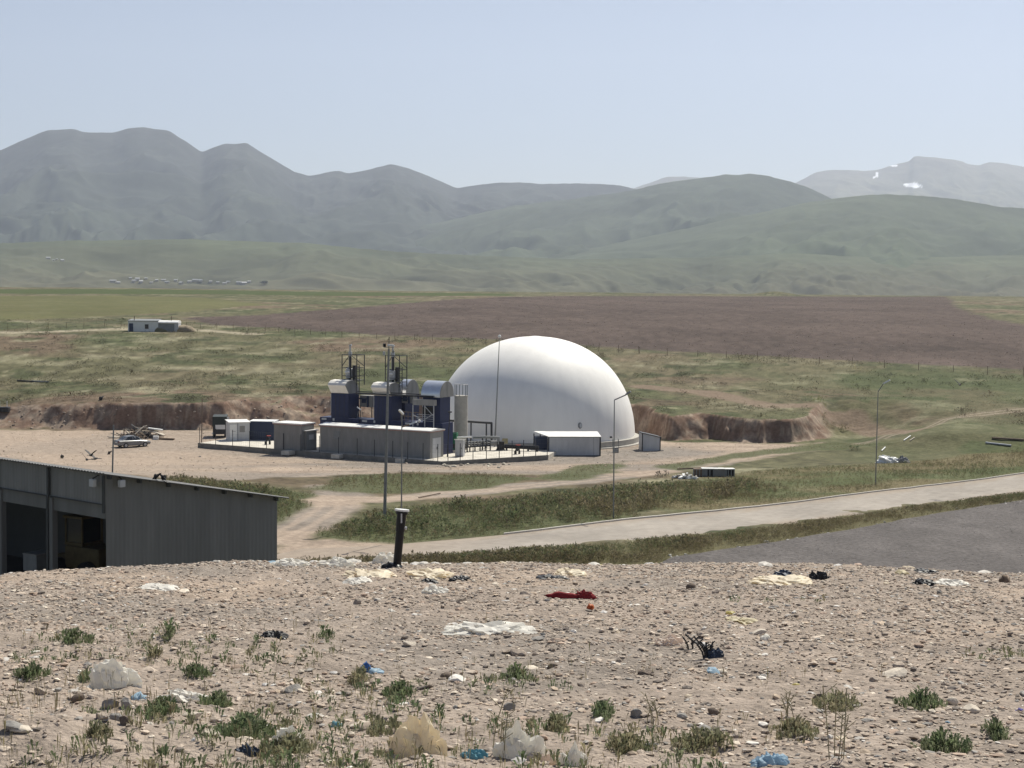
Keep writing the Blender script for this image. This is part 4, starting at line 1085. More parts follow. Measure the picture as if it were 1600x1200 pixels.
for x, y in ((-1.55, 3.0), (-0.9, 1.7)): MB().bx(x - 0.06, x + 0.06, y - 0.06, y + 0.06, 0, 2.5).build('porch_post', M_dark, e)
e, x0, x1 = cabin('lean_to_hut', 1003.5, 705, 2.35, 2.5, 2.3, R(6), M_panel2, M_roofw, 'little white lean-to hut with dark edges at the foot of the dome', 'hut', 0.02, 0, FLOOR, 0.02)
for ch in list(e.children): bpy.data.objects.remove(ch)
MB().prism([(0, 0), (2.3, 0), (2.3, 1.72), (0, 2.25)], lambda a, b: Vector((a, 0, b)), lambda a, b: Vector((a, 2.5, b))).build('wall', M_panel2, e)
MB().prism([(-0.1, 2.28), (2.42, 1.70), (2.42, 1.80), (-0.1, 2.38)], lambda a, b: Vector((a, -0.1, b)), lambda a, b: Vector((a, 2.6, b))).build('roof', M_dark, e)
MB().bx(-0.06, 0.06, -0.05, 0.05, 0, 2.25).build('corner_post', M_dark, e)
MB().bx(2.24, 2.36, -0.05, 0.05, 0, 1.72).build('corner_post', M_dark, e)
MB().bx(2.0, 2.75, -0.1, 0.3, 0, 0.09).build('sill', M_dark, e)

# ------------------------------------------------------------------ plant fence
fe = empty('mesh_fence', c0 + Vector((0, 0, 0.0)), 0, 'thin wire mesh fence with dark posts along the slab edge', 'fence')
d01 = (c1 - c0); d12 = (c2 - c1)
fposts = []
for px in (312, 337, 363.5, 390, 416.5, 443, 470, 499, 529, 558, 585, 613.6, 637, 661, 684, 700, 719, 739, 760, 780, 800, 818, 837, 855):
    a, d = (c0, d01) if px < 690 else (c1, d12)
    lo, hi = 0.0, 1.0
    for _ in range(40):
        m_ = (lo + hi) / 2; q = a + d * m_; v_, _y = project(np.array(q.x), np.array(q.y), np.array(q.z))
        if v_ < px: lo = m_
        else: hi = m_
    fposts.append(a + d * lo - c0)
for q in fposts: MB().cyl((q.x, q.y, 0), (q.x, q.y, 2.0), 0.045, n=6).build('post', M_dark, fe)
mb = MB()
for a, b in zip(fposts[:-1], fposts[1:]):
    for z in (0.1, 0.55, 1.0, 1.45, 1.95): mb.cyl((a.x, a.y, z), (b.x, b.y, z), 0.006, n=4, cap=False)
    L_ = (b - a).length
    for k in range(1, int(L_ / 0.35)):
        q = a + (b - a) * (k * 0.35 / L_); mb.cyl((q.x, q.y, 0.1), (q.x, q.y, 1.95), 0.004, n=4, cap=False)
mb.build('wire_mesh', M_greyp, fe)

# ------------------------------------------------------------------ poles, masts and street lamps
def pole(name, px, pyb, Y, pyt, r0, r1, m, label, cat, zb=None, pxt=None, group=None):
    b = P(px, pyb, Y); z = gz(b.x, b.y) if zb is None else zb
    t = P(pxt if pxt else px, pyt, Y); e = empty(name, (b.x, b.y, z), 0, label, cat, group)
    tl = Vector((t.x - b.x, 0, t.z - z))
    MB().cyl((0, 0, -0.3), tl, r0, r1, n=12).build('pole', m, e, smooth=True)
    return e, tl
def lamp_head(mb, c, d, L=0.8):
    d = Vector(d).normalized(); c = Vector(c); s = d.cross(Vector((0, 0, 1))).normalized(); u = s.cross(d)
    prf = [(0, 0.06), (0.15, 0.13), (0.6, 0.17), (0.95, 0.12), (1, 0.04)]
    top = [c + d * (t * L) + u * 0.10 * (1 if 0 < t < 1 else 0.5) for t, w_ in prf]
    vs = []
    for t, w_ in prf:
        q = c + d * (t * L)
        vs += [q - s * w_ - u * 0.03, q + s * w_ - u * 0.03, q + s * w_ * 0.6 + u * 0.09, q - s * w_ * 0.6 + u * 0.09]
    fs = []
    for i in range(4):
        for k in range(4): fs.append((i * 4 + k, i * 4 + (k + 1) % 4, i * 4 + 4 + (k + 1) % 4, i * 4 + 4 + k))
    fs += [(3, 2, 1, 0), (16, 17, 18, 19)]
    mb.add(vs, fs)
SL = 'street lamps along the concrete road'
def street_lamp(px, pyb, Y, pyt, armpx, armpy, headpx, headpy, headm, label, pxt=None):
    e, tl = pole('street_lamp', px, pyb, Y, pyt, 0.06, 0.038, M_lampg, label, 'street lamp', pxt=pxt, group=SL)
    b = e.location
    a = P(armpx, armpy, Y - 0.3) - b; h = P(headpx, headpy, Y - 0.5) - b
    MB().tube([tl, a], 0.05, 8).build('arm', M_lampg, e)
    mb = MB(); lamp_head(mb, a, h - a, (h - a).length); mb.build('lamp_head', headm, e)
    return e, tl, a
e, tl, a_ = street_lamp(627.0, 862, 112, 647, 630.0, 648, 623.5, 640.5, M_headw, 'street lamp with pale slanted head rising behind the black vent pipe', pxt=628)
b = e.location
q1, q2 = P(640, 663.5, 111.8) - b, P(651, 659.5, 111.7) - b
MB().tube([P(627.8, 667, 112) - b, q1], 0.05, 8).build('arm', M_rust, e)
mb = MB(); lamp_head(mb, q1, q2 - q1, (q2 - q1).length); mb.ball(P(655, 657.8, 111.6) - b, 0.11); mb.build('lamp_head', M_headw, e)
street_lamp(958.5, 812, 128, 625, 978, 617, 986, 612, M_lampg, 'street lamp with bent arm in front of the white dome and container', pxt=960)
street_lamp(1368, 756, 157, 612, 1380, 600, 1391, 594, M_headw, 'street lamp standing in the right meadow beside the white sheet heap', pxt=1372)
# grey camera mast
e, tl = pole('camera_mast', 600.5, 818, 122, 545, 0.135, 0.08, M_lampg, 'tall grey mast with cameras on top in front of the engine units', 'mast', pxt=607.5)
b = e.location
MB().cyl(tl, tl + Vector((0.02, 0, 0.9)), 0.03, n=6).build('antenna', M_dark, e)
MB().box(tl + Vector((0.12, -0.1, 0.28)), (0.46, 0.16, 0.14)).build('camera', M_headw, e, bevel=0.02)
MB().box(tl + Vector((-0.33, -0.05, 0.28)), (0.20, 0.2, 0.26), rz=0.4).build('camera', M_black, e, bevel=0.03)
MB().cyl(tl + Vector((-0.4, 0, 0.12)), tl + Vector((0.4, 0, 0.12)), 0.035, n=6).build('crossbar', M_lampg, e)
MB().box(tl + Vector((-0.35, -0.12, -0.35)), (0.16, 0.16, 0.3)).build('camera', M_panel2, e, bevel=0.02)
MB().box(tl + Vector((0.35, -0.12, -0.2)), (0.16, 0.16, 0.2)).build('floodlight', M_panel, e, bevel=0.02)
e, tl = pole('lightning_mast', 773, 690, 200, 527, 0.11, 0.04, M_lampg, 'tall thin leaning lightning mast in front of the dome', 'mast', zb=AZ, pxt=780.5)
MB().ball(tl + Vector((0, 0, 0.12)), 0.2).build('finial', M_headw, e)
e, tl = pole('bare_pole', 173, 900, 100, 664, 0.06, 0.045, M_lampg, 'bare dark pole standing behind the grey shed near the car', 'pole', pxt=177.5)
e, tl = pole('thin_pole', 315, 692, 203.5, 622, 0.07, 0.05, M_rust, 'thin dark brown pole at the far corner of the slab', 'pole', zb=AZ, pxt=316)
e, tl = pole('post_lamp', 698.5, 717, 187.2, 645, 0.06, 0.05, M_dark, 'short dark post lamp with flat head by the green skid', 'lamp', zb=AZ, pxt=703)
MB().box(tl + Vector((0, -0.05, 0.1)), (0.46, 0.3, 0.16)).build('lamp_head', M_dark, e, bevel=0.03)
e, tl = pole('wall_floodlight', 557, 656, 196, 643, 0.04, 0.04, M_greyp, 'white slanted floodlight on a bracket at the first blue tower', 'floodlight', zb=AZ + 3.75, pxt=560)
mb = MB(); q = P(564, 641, 196) - e.location; q0 = P(557.5, 636, 196) - e.location; lamp_head(mb, q0, q - q0, (q - q0).length); mb.build('lamp_head', M_headw, e)
# ------------------------------------------------------------------ grey shed
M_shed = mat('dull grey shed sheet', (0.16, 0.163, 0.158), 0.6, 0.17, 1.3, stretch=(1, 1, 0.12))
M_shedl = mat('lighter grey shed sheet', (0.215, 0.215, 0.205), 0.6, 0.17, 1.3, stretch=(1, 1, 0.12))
M_shedr = mat('weathered roof sheet', (0.085, 0.085, 0.085), 0.5, 0.12, 0.8)
M_shedd = mat('dark rolled sheet', (0.055, 0.06, 0.06), 0.6, 0.12, 1.0)
SC = P(165, 741, 75.0)
F_ = Vector((-0.7506, 0.6607, 0)); Gd = Vector((0.6607, 0.7506, 0))
SA = math.atan2(Gd.y, Gd.x)
SGZ = -15.7
H1 = SC.z - SGZ
# local x along the gable wall (away right), local y along the front (away left)
se = empty('grey_shed', (SC.x, SC.y, SGZ), SA, 'grey corrugated shed with open bays and a roof sloping away', 'shed')
def sh(x, y, z): return Vector((SC.x, SC.y, SGZ)) + Gd * x + F_ * y + Vector((0, 0, z))
def sproj(v): a, b = project(np.array(v.x), np.array(v.y), np.array(v.z)); return float(a), float(b)
def solve(fn, target, lo, hi, axis=0):
    for _ in range(60):
        m_ = (lo + hi) / 2
        if (fn(m_)[axis] < target): lo = m_
        else: hi = m_
    return lo
GL = solve(lambda s: sproj(sh(s, 0, 5)), 433, 0.1, 40)
yb = sh(GL, 0, 0); H2 = P(433, 776, yb.y).z - SGZ
def ysol(px): return solve(lambda s: tuple(-q for q in sproj(sh(0, s, 5))), -px, 0, 40)
Y1, Y0_ = ysol(79), ysol(69)
FL = 24.0
def ribbed(x_of, L, ztop, zbot, amp=0.014, period=0.25):
    """corrugated sheet as a real folded surface; x_of(s, off) gives the plan point"""
    n = int(L / (period / 4)); vs = []
    for i in range(n + 1):
        s = L * i / n; k = i % 4; off = amp if k in (1, 2) else 0.0
        p = x_of(s, off); vs += [(p[0], p[1], zbot), (p[0], p[1], ztop(s))]
    return np.array(vs), np.array([(2 * i, 2 * i + 2, 2 * i + 3, 2 * i + 1) for i in range(n)])
v, f = ribbed(lambda s, o: (s, -o), GL, lambda s: H1 + (H2 - H1) * s / GL, -0.3)
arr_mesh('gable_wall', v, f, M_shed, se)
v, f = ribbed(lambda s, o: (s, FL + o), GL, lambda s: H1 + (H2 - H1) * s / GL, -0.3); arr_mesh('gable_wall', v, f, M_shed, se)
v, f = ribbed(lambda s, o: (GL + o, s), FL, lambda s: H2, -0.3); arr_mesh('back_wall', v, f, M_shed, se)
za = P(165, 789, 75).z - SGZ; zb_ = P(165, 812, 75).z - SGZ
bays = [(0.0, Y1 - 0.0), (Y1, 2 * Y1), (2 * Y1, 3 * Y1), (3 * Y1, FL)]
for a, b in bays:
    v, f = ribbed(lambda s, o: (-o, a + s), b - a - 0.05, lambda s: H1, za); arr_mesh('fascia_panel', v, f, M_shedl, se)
    MB().bx(0.10, 0.35, a + 0.02, b - 0.02, zb_, za + 0.05).build('lintel', M_shed, se)
    MB().bx(-0.10, 0.02, a + 0.05, b - 0.05, za - 0.02, za + 0.02).build('flashing', M_shedd, se)
for y in (0.22, Y1, 2 * Y1, 3 * Y1, FL - 0.2):
    if y > 1: MB().bx(0.0, 0.30, y - 0.14, y + 0.14, 0, zb_ + 0.6).build('column', M_shed, se); MB().bx(-0.07, -0.002, y + 0.16, y + 0.30, 0, za).build('downpipe', M_shedd, se); MB().bx(-0.16, -0.04, y - 0.05, y + 0.1, za, H1 - 0.05).build('gutter_drop', M_shedd, se)
MB().bx(-0.10, -0.004, 0.02, 0.16, za - 0.4, H1 - 0.06).build('downpipe', M_shedd, se)
# roof sheet
n = int((FL + 0.8) / 0.0625); vs = []; sl_ = (H2 - H1) / GL
for i in range(n + 1):
    y = -0.42 + (FL + 0.8) * i / n; o_ = 0.03 if i % 4 in (1, 2) else 0.0
    for x in (-0.35, GL + 0.45): vs.append((x, y, H1 + 0.02 + sl_ * x + o_))
for i in range(n + 1):
    y = -0.42 + (FL + 0.8) * i / n; o_ = 0.03 if i % 4 in (1, 2) else 0.0
    for x in (-0.35, GL + 0.45): vs.append((x, y, H1 - 0.03 + sl_ * x + o_))
m_ = 2 * (n + 1)
fs = [(2 * i, 2 * i + 1, 2 * i + 3, 2 * i + 2) for i in range(n)] + [(m_ + 2 * i, m_ + 2 * i + 2, m_ + 2 * i + 3, m_ + 2 * i + 1) for i in range(n)]
fs += [(2 * i, 2 * i + 2, m_ + 2 * i + 2, m_ + 2 * i) for i in range(n)] + [(2 * i + 1, m_ + 2 * i + 1, m_ + 2 * i + 3, 2 * i + 3) for i in range(n)]
fs += [(0, m_, m_ + 1, 1), (2 * n, 2 * n + 1, m_ + 2 * n + 1, m_ + 2 * n)]
arr_mesh('roof', np.array(vs), np.array(fs), M_shedr, se)
for k in range(7):
    x = 0.1 + (GL - 0.3) * k / 6; MB().box((x, FL / 2 - 0.1, H1 - 0.13 + sl_ * x), (0.1, FL + 0.4, 0.16)).build('purlin', M_shedd, se)
MB().bx(0.05, GL, 0.05, FL, -0.3, 0.02).build('floor', mat('floor darkened for shade', (0.05, 0.047, 0.044), 0.9, 0.2, 1), se)  # dark floor colour paints in the deep shade of the bays
MB().bx(GL * 0.62, GL * 0.62 + 0.1, 0.3, FL - 0.3, 0.02, H2 - 0.3).build('added_dark_partition', M_shedd, se)  # dark wall added inside to deepen the shade behind the openings
MB().bx(0.4, GL * 0.6, 0.10, 0.16, 0.02, H2 - 0.2).build('added_dark_lining', M_shedd, se)  # dark sheet added over the inner gable face, also to deepen the shade
for px, off, lb in ((155, 1, 0), (183, 0, 1)):
    if off:
        y = ysol(155); q = Vector((-0.35, y, P(155, 755, 75).z - SGZ))
    else:
        x = solve(lambda s: sproj(sh(s, 0, 5)), 184, 0.05, 10); q = Vector((x, -0.32, P(184, 755, 75.4).z - SGZ))
    MB().box(q, (0.30, 0.22, 0.34) if not off else (0.2, 0.34, 0.36)).build('floodlight', M_panel2, se, bevel=0.03)
    MB().cyl(q + Vector((0, 0, 0.2)), (max(q.x, 0.0), max(q.y, -0.02), q.z + 0.35), 0.03, n=6).build('bracket', M_shedd, se)
# loader under the roof
M_yel_shade = mat('yellow paint darkened for shade', (0.10, 0.076, 0.032), 0.7, 0.25, 3.0)  # loader yellow darkened to carry the shade under the roof
lp = sh(4.6, 8.6, 0.02)
e = empty('wheel_loader', lp, SA + R(100), 'dim yellow wheel loader parked inside the dark shed bay', 'loader')
MB().bx(-1.9, 0.6, -0.9, 0.9, 0.9, 2.05).build('body', M_yel_shade, e, bevel=0.08)
MB().bx(-0.55, 0.75, -0.75, 0.75, 2.06, 2.2).build('cab_floor', M_yel_shade, e)
mb = MB()
for x in (-0.5, 0.7):
    for y in (-0.7, 0.7): mb.cyl((x, y, 2.2), (x, y, 3.5), 0.06, n=6)
mb.bx(-0.62, 0.82, -0.82, 0.82, 3.5, 3.62); mb.build('cab_frame', M_yel_shade, e)
MB().bx(-0.42, 0.62, -0.66, 0.66, 2.22, 3.48).build('cab_glass', M_glass, e)
MB().bx(0.6, 2.0, -0.25, 0.25, 1.0, 1.4).build('boom', M_yel_shade, e)
MB().prism([(2.0, 0.2), (2.9, 0.25), (2.3, 0.5), (2.2, 1.3), (2.0, 1.2)], lambda p, q: Vector((p, -1.2, q)), lambda p, q: Vector((p, 1.2, q))).build('bucket', M_dark, e)
for x in (-1.2, 1.1):
    for y in (-0.95, 0.95):
        wh = MB().cyl((x, y - 0.24, 0.68), (x, y + 0.24, 0.68), 0.68, n=20).build('wheel', M_rub, e, smooth=True); MB().cyl((x, y - 0.25, 0.68), (x, y + 0.25, 0.68), 0.3, n=14).build('rim', M_yel_shade, wh)
lp = sh(2.2, Y1 + 4.6, 0.02)
e = empty('crate', lp, SA + R(10), 'pale box greyed for the shade, standing in the dark shed bay beside the column', 'crate')
MB().bx(-0.6, 0.6, -0.5, 0.5, 0.9, 1.75).build('body', M_greyp, e, bevel=0.03)  # pale box given a grey tone for the dimness of the bay
MB().bx(-0.62, 0.62, -0.52, 0.52, 1.752, 1.82).build('lid', M_panel, e)
for x in (-0.5, 0.5): MB().bx(x - 0.06, x + 0.06, -0.5, 0.5, 0, 0.898).build('leg', M_dark, e)

# ------------------------------------------------------------------ car
cp = onz(207, 697.5, FLOOR); cp.z = gz(cp.x, cp.y) + 0.02
ce = empty('parked_car', cp, R(40), 'silver saloon car parked on the bare yard facing away', 'car', None)
M_silver = mat('silver car paint', (0.23, 0.235, 0.24), 0.38, 0.04, 2.0, metal=0.4)
def loft(secs, name, m, parent, smooth=True):
    n = len(secs[0]); vs = [p for s in secs for p in s]; fs = []
    for i in range(len(secs) - 1):
        for k in range(n): fs.append((i * n + k, i * n + (k + 1) % n, (i + 1) * n + (k + 1) % n, (i + 1) * n + k))
    fs += [tuple(range(n))[::-1], tuple(range((len(secs) - 1) * n, len(secs) * n))]
    return MB().add(vs, fs).build(name, m, parent, smooth=smooth)
def sec(x, w_, z0, z1, r=0.12):
    return [(x, -w_ + r, z0), (x, w_ - r, z0), (x, w_, z0 + r), (x, w_, z1 - r), (x, w_ - r * 1.2, z1), (x, -w_ + r * 1.2, z1), (x, -w_, z1 - r), (x, -w_, z0 + r)]
loft([sec(-2.22, 0.70, 0.42, 0.82), sec(-2.15, 0.80, 0.30, 0.93), sec(-1.5, 0.86, 0.24, 0.97), sec(-0.6, 0.88, 0.22, 0.96), sec(0.7, 0.88, 0.22, 0.94), sec(1.5, 0.86, 0.24, 0.84), sec(2.05, 0.80, 0.28, 0.72), sec(2.2, 0.68, 0.36, 0.62)], 'body', M_silver, ce)
def csec(x, wb, wt, z0, z1): return [(x, -wb, z0), (x, wb, z0), (x, wt, z1), (x, -wt, z1)]
loft([[(-1.72, -0.74, 0.95), (-1.72, 0.74, 0.95), (-1.70, 0.72, 0.97), (-1.70, -0.72, 0.97)], csec(-1.0, 0.78, 0.58, 0.94, 1.40), csec(-0.2, 0.80, 0.60, 0.93, 1.45), csec(0.35, 0.80, 0.58, 0.93, 1.38), [(1.12, -0.74, 0.90), (1.12, 0.74, 0.90), (1.10, 0.72, 0.92), (1.10, -0.72, 0.92)]], 'cabin', M_silver, ce, smooth=False)
def slab(pts, off, name, m):
    p = [Vector(q) for q in pts]; n_ = (p[1] - p[0]).cross(p[2] - p[0]).normalized() * off
    k = len(p); return MB().add([q + n_ for q in p] + [q - n_ * 0.5 for q in p], [tuple(range(k)), tuple(range(k, 2 * k))[::-1]] + [(i, k + i, k + (i + 1) % k, (i + 1) % k) for i in range(k)]).build(name, m, ce)
for s in (-1, 1):
    a = [(-1.28, s * 0.752, 1.0), (-0.35, s * 0.785, 0.985), (-0.38, s * 0.615, 1.37), (-0.95, s * 0.607, 1.34)]
    b = [(-0.27, s * 0.787, 0.985), (0.72, s * 0.765, 0.98), (0.30, s * 0.605, 1.34), (-0.25, s * 0.617, 1.38)]
    if s < 0: slab(a, 0.012, 'side_window', M_glass); slab(b, 0.012, 'side_window', M_glass)
    else: slab(a[::-1], 0.012, 'side_window', M_glass); slab(b[::-1], 0.012, 'side_window', M_glass)
slab([(-1.62, -0.62, 1.012), (-1.05, -0.53, 1.37), (-1.05, 0.53, 1.37), (-1.62, 0.62, 1.012)], -0.014, 'rear_window', M_glass)
slab([(1.02, 0.64, 0.96), (0.42, 0.53, 1.35), (0.42, -0.53, 1.35), (1.02, -0.64, 0.96)], -0.014, 'windscreen', M_glass)
for x in (-1.32, 1.32):
    for s in (-1, 1):
        wh = MB().cyl((x, s * 0.70, 0.31), (x, s * 0.90, 0.31), 0.31, n=22).build('wheel', M_rub, ce, smooth=True)
        MB().cyl((x, s * 0.89, 0.31), (x, s * 0.915, 0.31), 0.19, n=16).build('rim', M_galv, wh)
for s in (-1, 1):
    MB().box((-2.17, s * 0.60, 0.76), (0.1, 0.28, 0.16)).build('tail_lamp', M_red, ce, bevel=0.02)
    MB().box((2.1, s * 0.55, 0.58), (0.14, 0.3, 0.12)).build('headlight', M_panel2, ce, bevel=0.02)
    MB().box((0.62, s * 0.93, 1.0), (0.12, 0.14, 0.1)).build('mirror', M_silver, ce, bevel=0.02)
MB().bx(-2.26, -2.08, -0.74, 0.74, 0.33, 0.50).build('bumper', M_greyp, ce, bevel=0.03)
MB().bx(-2.245, -2.2, -0.26, 0.26, 0.62, 0.73).build('number_plate', M_white, ce)

# ------------------------------------------------------------------ heaps of scrap and planks
def heap(name, px, py, z, n, sx, sy, hh, mats_, label, cat, seed, ln=(1.0, 3.0), th=(0.05, 0.16)):
    g = np.random.default_rng(seed); b = onz(px, py, z); b.z = gz(b.x, b.y)
    e = empty(name, b, 0, label, cat)
    for mi, m in enumerate(mats_):
        mb = MB()
        for _ in range(n // len(mats_)):
            r_ = g.random() ** 0.6; a = g.random() * 6.28; x = sx * r_ * math.cos(a); y = sy * r_ * math.sin(a)
            z_ = hh * (1 - r_) * g.uniform(0.3, 1.0) + 0.05
            L_ = g.uniform(*ln)
            mb.box((x, y, z_ + 0.05), (L_, g.uniform(*th), g.uniform(*th)), rz=g.uniform(-1.6, 1.6), ry=g.normal(0, 0.28))
        mb.build('timber', m, e)
    return e
e = heap('scrap_heap', 217, 684, FLOOR, 90, 2.9, 1.6, 1.5, [M_rust, M_palew, M_dark], 'heap of brown and pale scrap timber behind the silver car', 'scrap heap', 3)
MB().box((2.2, 0.2, 1.2), (1.9, 0.9, 0.15), rz=0.3, ry=0.15).build('sheet', M_white, e)
MB().box((2.6, -0.4, 0.75), (2.2, 0.7, 0.12), rz=-0.4, ry=0.25).build('sheet', M_palew, e)
MB().box((-2.9, -0.5, 0.15), (2.0, 1.0, 0.1), rz=0.2).build('board', M_palew, e)
b = onz(248, 687, FLOOR); b.z = gz(b.x, b.y)
e = empty('timber_offcut', b, R(-10), 'pale block with a brown plank lying right of the scrap heap', 'timber')
MB().box((-0.4, 0, 0.25), (0.7, 0.6, 0.5), rz=0.3).build('block', M_white, e, bevel=0.03); MB().box((1.0, 0.2, 0.12), (2.2, 0.4, 0.22), rz=-0.1).build('plank', M_rust, e)
b0 = PG(1070, 748)
e = heap('plank_heap', 1069, 748, b0.z, 26, 1.6, 0.7, 0.35, [M_white, M_palew], 'heap of white broken boards beside the grey crates', 'plank heap', 5, ln=(0.5, 1.5), th=(0.06, 0.3))
q0 = PG(1104, 745)
for k, (dx, w_, m, lb) in enumerate(((-0.9, 0.95, M_rust, 'brown slatted crate at the end of the crate row, against the white boards'), (0.15, 1.15, M_greyp, 'grey crate with white lid second in the row of crates'), (1.35, 1.0, M_panel, 'pale grey crate with white lid between two darker crates'), (2.45, 0.95, M_greyp, 'grey crate with dark side at the outer end of the crate row'))):
    p = q0 + Vector((dx, 0.05 * k, 0)); p.z = gz(p.x, p.y) - 0.02
    e = empty('crate', p, R(-4 + 3 * k), lb, 'crate', 'crates in a row on the grass')
    MB().bx(-w_ / 2, w_ / 2, 0, 0.9, 0.08, 0.82).build('body', m, e, bevel=0.02)
    mb = MB()
    for x in (-w_ / 2, -w_ / 6, w_ / 6, w_ / 2): mb.bx(x - 0.05, x + 0.05, -0.04, -0.003, 0.0, 0.84)
    mb.build('slats', M_greyp if k != 2 else M_panel, e)
    if k: MB().bx(-w_ / 2 - 0.08, w_ / 2 + 0.08, -0.08, 0.98, 0.83, 0.90).build('lid', M_roofw, e)
    if k in (1, 3): MB().bx(-0.05 if k == 1 else -0.3, w_ / 2 - 0.06, -0.012, -0.002, 0.12, 0.78).build('opening', M_black, e)
p = PG(1090, 735); MB_ = MB().box((0, 0, 0), (4.6, 0.16, 0.14)).build('beam', M_rust); MB_.location = p + Vector((0, 0, 0.25)); MB_.rotation_euler = (0, R(-2), R(8)); tag(MB_, 'long brown beam lying in the grass behind the crates', 'beam')
def bush(name, px, py, h, s, n, cl, label, seed_up=0.6, Y=None, cat='bush', mound=False, group=None):
    p = PM(px, py) if mound else PG(px, py)
    pts = np.array([p]) + rng.normal(0, 1, (n, 3)) * np.array([s * 0.45, s * 0.35, 0])
    pts[:, 2] = Mz(pts[:, 0], pts[:, 1]) if mound else G(pts[:, 0], pts[:, 1])
    pts = pts - np.array(p)
    o = leaf_clumps(pts, np.full(n, h) * rng.uniform(0.5, 1.1, n), np.full(n, h * 0.4), 22, 0.30, np.array(cl)[rng.integers(0, len(cl), n)], name, m_leaf, None, upright=seed_up)
    o.location = p
    return tag(o, label, cat, group)
bush('dark_bush', 1038, 747, 0.8, 0.9, 9, [[0.04, 0.04, 0.03], [0.06, 0.05, 0.04]], 'dark dead bush beside the heap of white boards')
bush('green_bush', 1334, 703, 0.7, 0.6, 6, [[0.05, 0.08, 0.03]], 'small dark green bush in the right meadow near the track')
bush('pale_bush', 1282, 629, 1.0, 1.0, 8, [[0.24, 0.25, 0.10], [0.20, 0.22, 0.09]], 'pale yellow green bush beside the dirt trail')
bush('pale_bush', 1338, 580, 1.3, 1.6, 8, [[0.36, 0.33, 0.20]], 'straw coloured bush high in the right meadow')
bush('dry_bush', 1312, 672, 0.9, 2.2, 22, [[0.30, 0.26, 0.17], [0.22, 0.19, 0.12]], 'straw coloured scrub at the end of the cut bank')
# white sheet heap
def crumple(name, base, size, m, label, cat, seed, sub=4, parent=None, fold=0.35, flat=0.0, rz=0.0, group=None):
    v, f = ico(sub); g = np.random.default_rng(seed); o = g.random(3) * 50
    r_ = np.ones(len(v))
    for k, (fr, am) in enumerate(((1.1, fold * 0.9), (2.6, fold * 0.9), (5.5, fold * 0.7), (11, fold * 0.35))):
        nx = fbm(v[:, 0] * fr + o[0] + v[:, 2] * fr * 0.7, v[:, 1] * fr + o[1] - v[:, 2] * fr * 0.5, seed + k, 2)
        r_ += am * 1.8 * ((1 - np.abs(2 * nx - 1)) - 0.6)
    ang = np.arctan2(v[:, 1], v[:, 0]); r_ = r_ * (0.75 + 0.5 * vn(ang * 1.6 + 20, ang * 0 + seed, seed))
    w_ = v * r_[:, None]
    w_ = w_ * np.array(size) / 2 * np.array([1, 1, 2.0])
    w_[:, 2] = np.where(w_[:, 2] < 0, w_[:, 2] * 0.25, w_[:, 2])
    c, s = math.cos(rz), math.sin(rz)
    w_ = np.stack([w_[:, 0] * c - w_[:, 1] * s, w_[:, 0] * s + w_[:, 1] * c, w_[:, 2]], -1)
    ob = arr_mesh(name, w_, f, m, parent, smooth=(sub < 4))
    ob.location = base
    if label: tag(ob, label, cat, group)
    return ob
M_sheet = mat('white plastic sheet', (0.74, 0.74, 0.72), 0.45, 0.10, 4.0)
p = PG(1396, 723)
e = empty('sheet_heap', p, 0, 'white plastic sheet draped over a heap in the right meadow', 'heap')
crumple('white_sheet', (-0.35, 0, 0), (2.2, 1.5, 0.62), M_sheet, None, None, 11, parent=e, rz=0.2)
crumple('grey_sheet', (0.75, -0.1, 0), (1.5, 1.0, 0.52), M_panel, None, None, 12, parent=e); crumple('tyre_scrap', (1.35, -0.05, 0), (0.5, 0.5, 0.3), M_dark, None, None, 13, parent=e, sub=3)
for k, (xa, ya, xb, yb2, m, lb) in enumerate(((1411, 690, 1424, 681, M_white, 'white plank lying on the dirt track, longer of the pair'), (1421, 690, 1430, 684, M_palew, 'white plank lying on the dirt track, shorter of the pair'), (1377, 706, 1384, 699, M_white, 'white plank in the grass next to the meadow street lamp'), (1540, 693.5, 1580, 698, M_galv, 'pale metal pipe lying in the right meadow'), (1550, 686, 1600, 689, M_rust, 'dark pipe lying in the right meadow above the pale pipe'), (650, 780, 692, 771.5, M_rust, 'thin dark rail lying across the dirt track'), (27, 596, 52, 597.5, M_dark, 'dark pipe lying in the left meadow, nearer the frame edge'), (50, 597, 76, 598, M_greyp, 'grey pipe lying in the left meadow beside the dark pipe'))):
    a, b = PG(xa, ya), PG(xb, yb2)
    if (b - a).length > 9 and k < 3: b = a + (b - a).normalized() * 3
    d = b - a; n_ = 0.10 if k != 5 else 0.06
    mb = MB()
    if k in (3, 4, 6, 7): mb.cyl((0, 0, 0.15), d + Vector((0, 0, 0.15)), 0.13, n=10)
    else: mb.box(d / 2 + Vector((0, 0, 0.10)), (d.length * 0.8, 0.14 if k < 3 else 0.1, 0.08), rz=math.atan2(d.y, d.x), ry=-math.atan2(d.z, math.hypot(d.x, d.y)))
    o = mb.build('plank' if k < 3 else 'pipe' if k != 5 else 'rail', m); o.location = a; tag(o, lb, 'plank' if k < 3 else 'pipe' if k != 5 else 'rail')
# black trough at the left edge
p = PG(4, 644); e = empty('water_trough', p, 0, 'black trough with two white posts at the picture edge of the meadow', 'trough')
MB().bx(-2.2, 1.0, -0.5, 0.5, 0.05, 0.75).build('tub', M_dark, e, bevel=0.05)
for x in (-0.4, 0.65): MB().cyl((x, 0, 0.7), (x, 0, 1.6), 0.05, n=8).build('post', M_white, e)

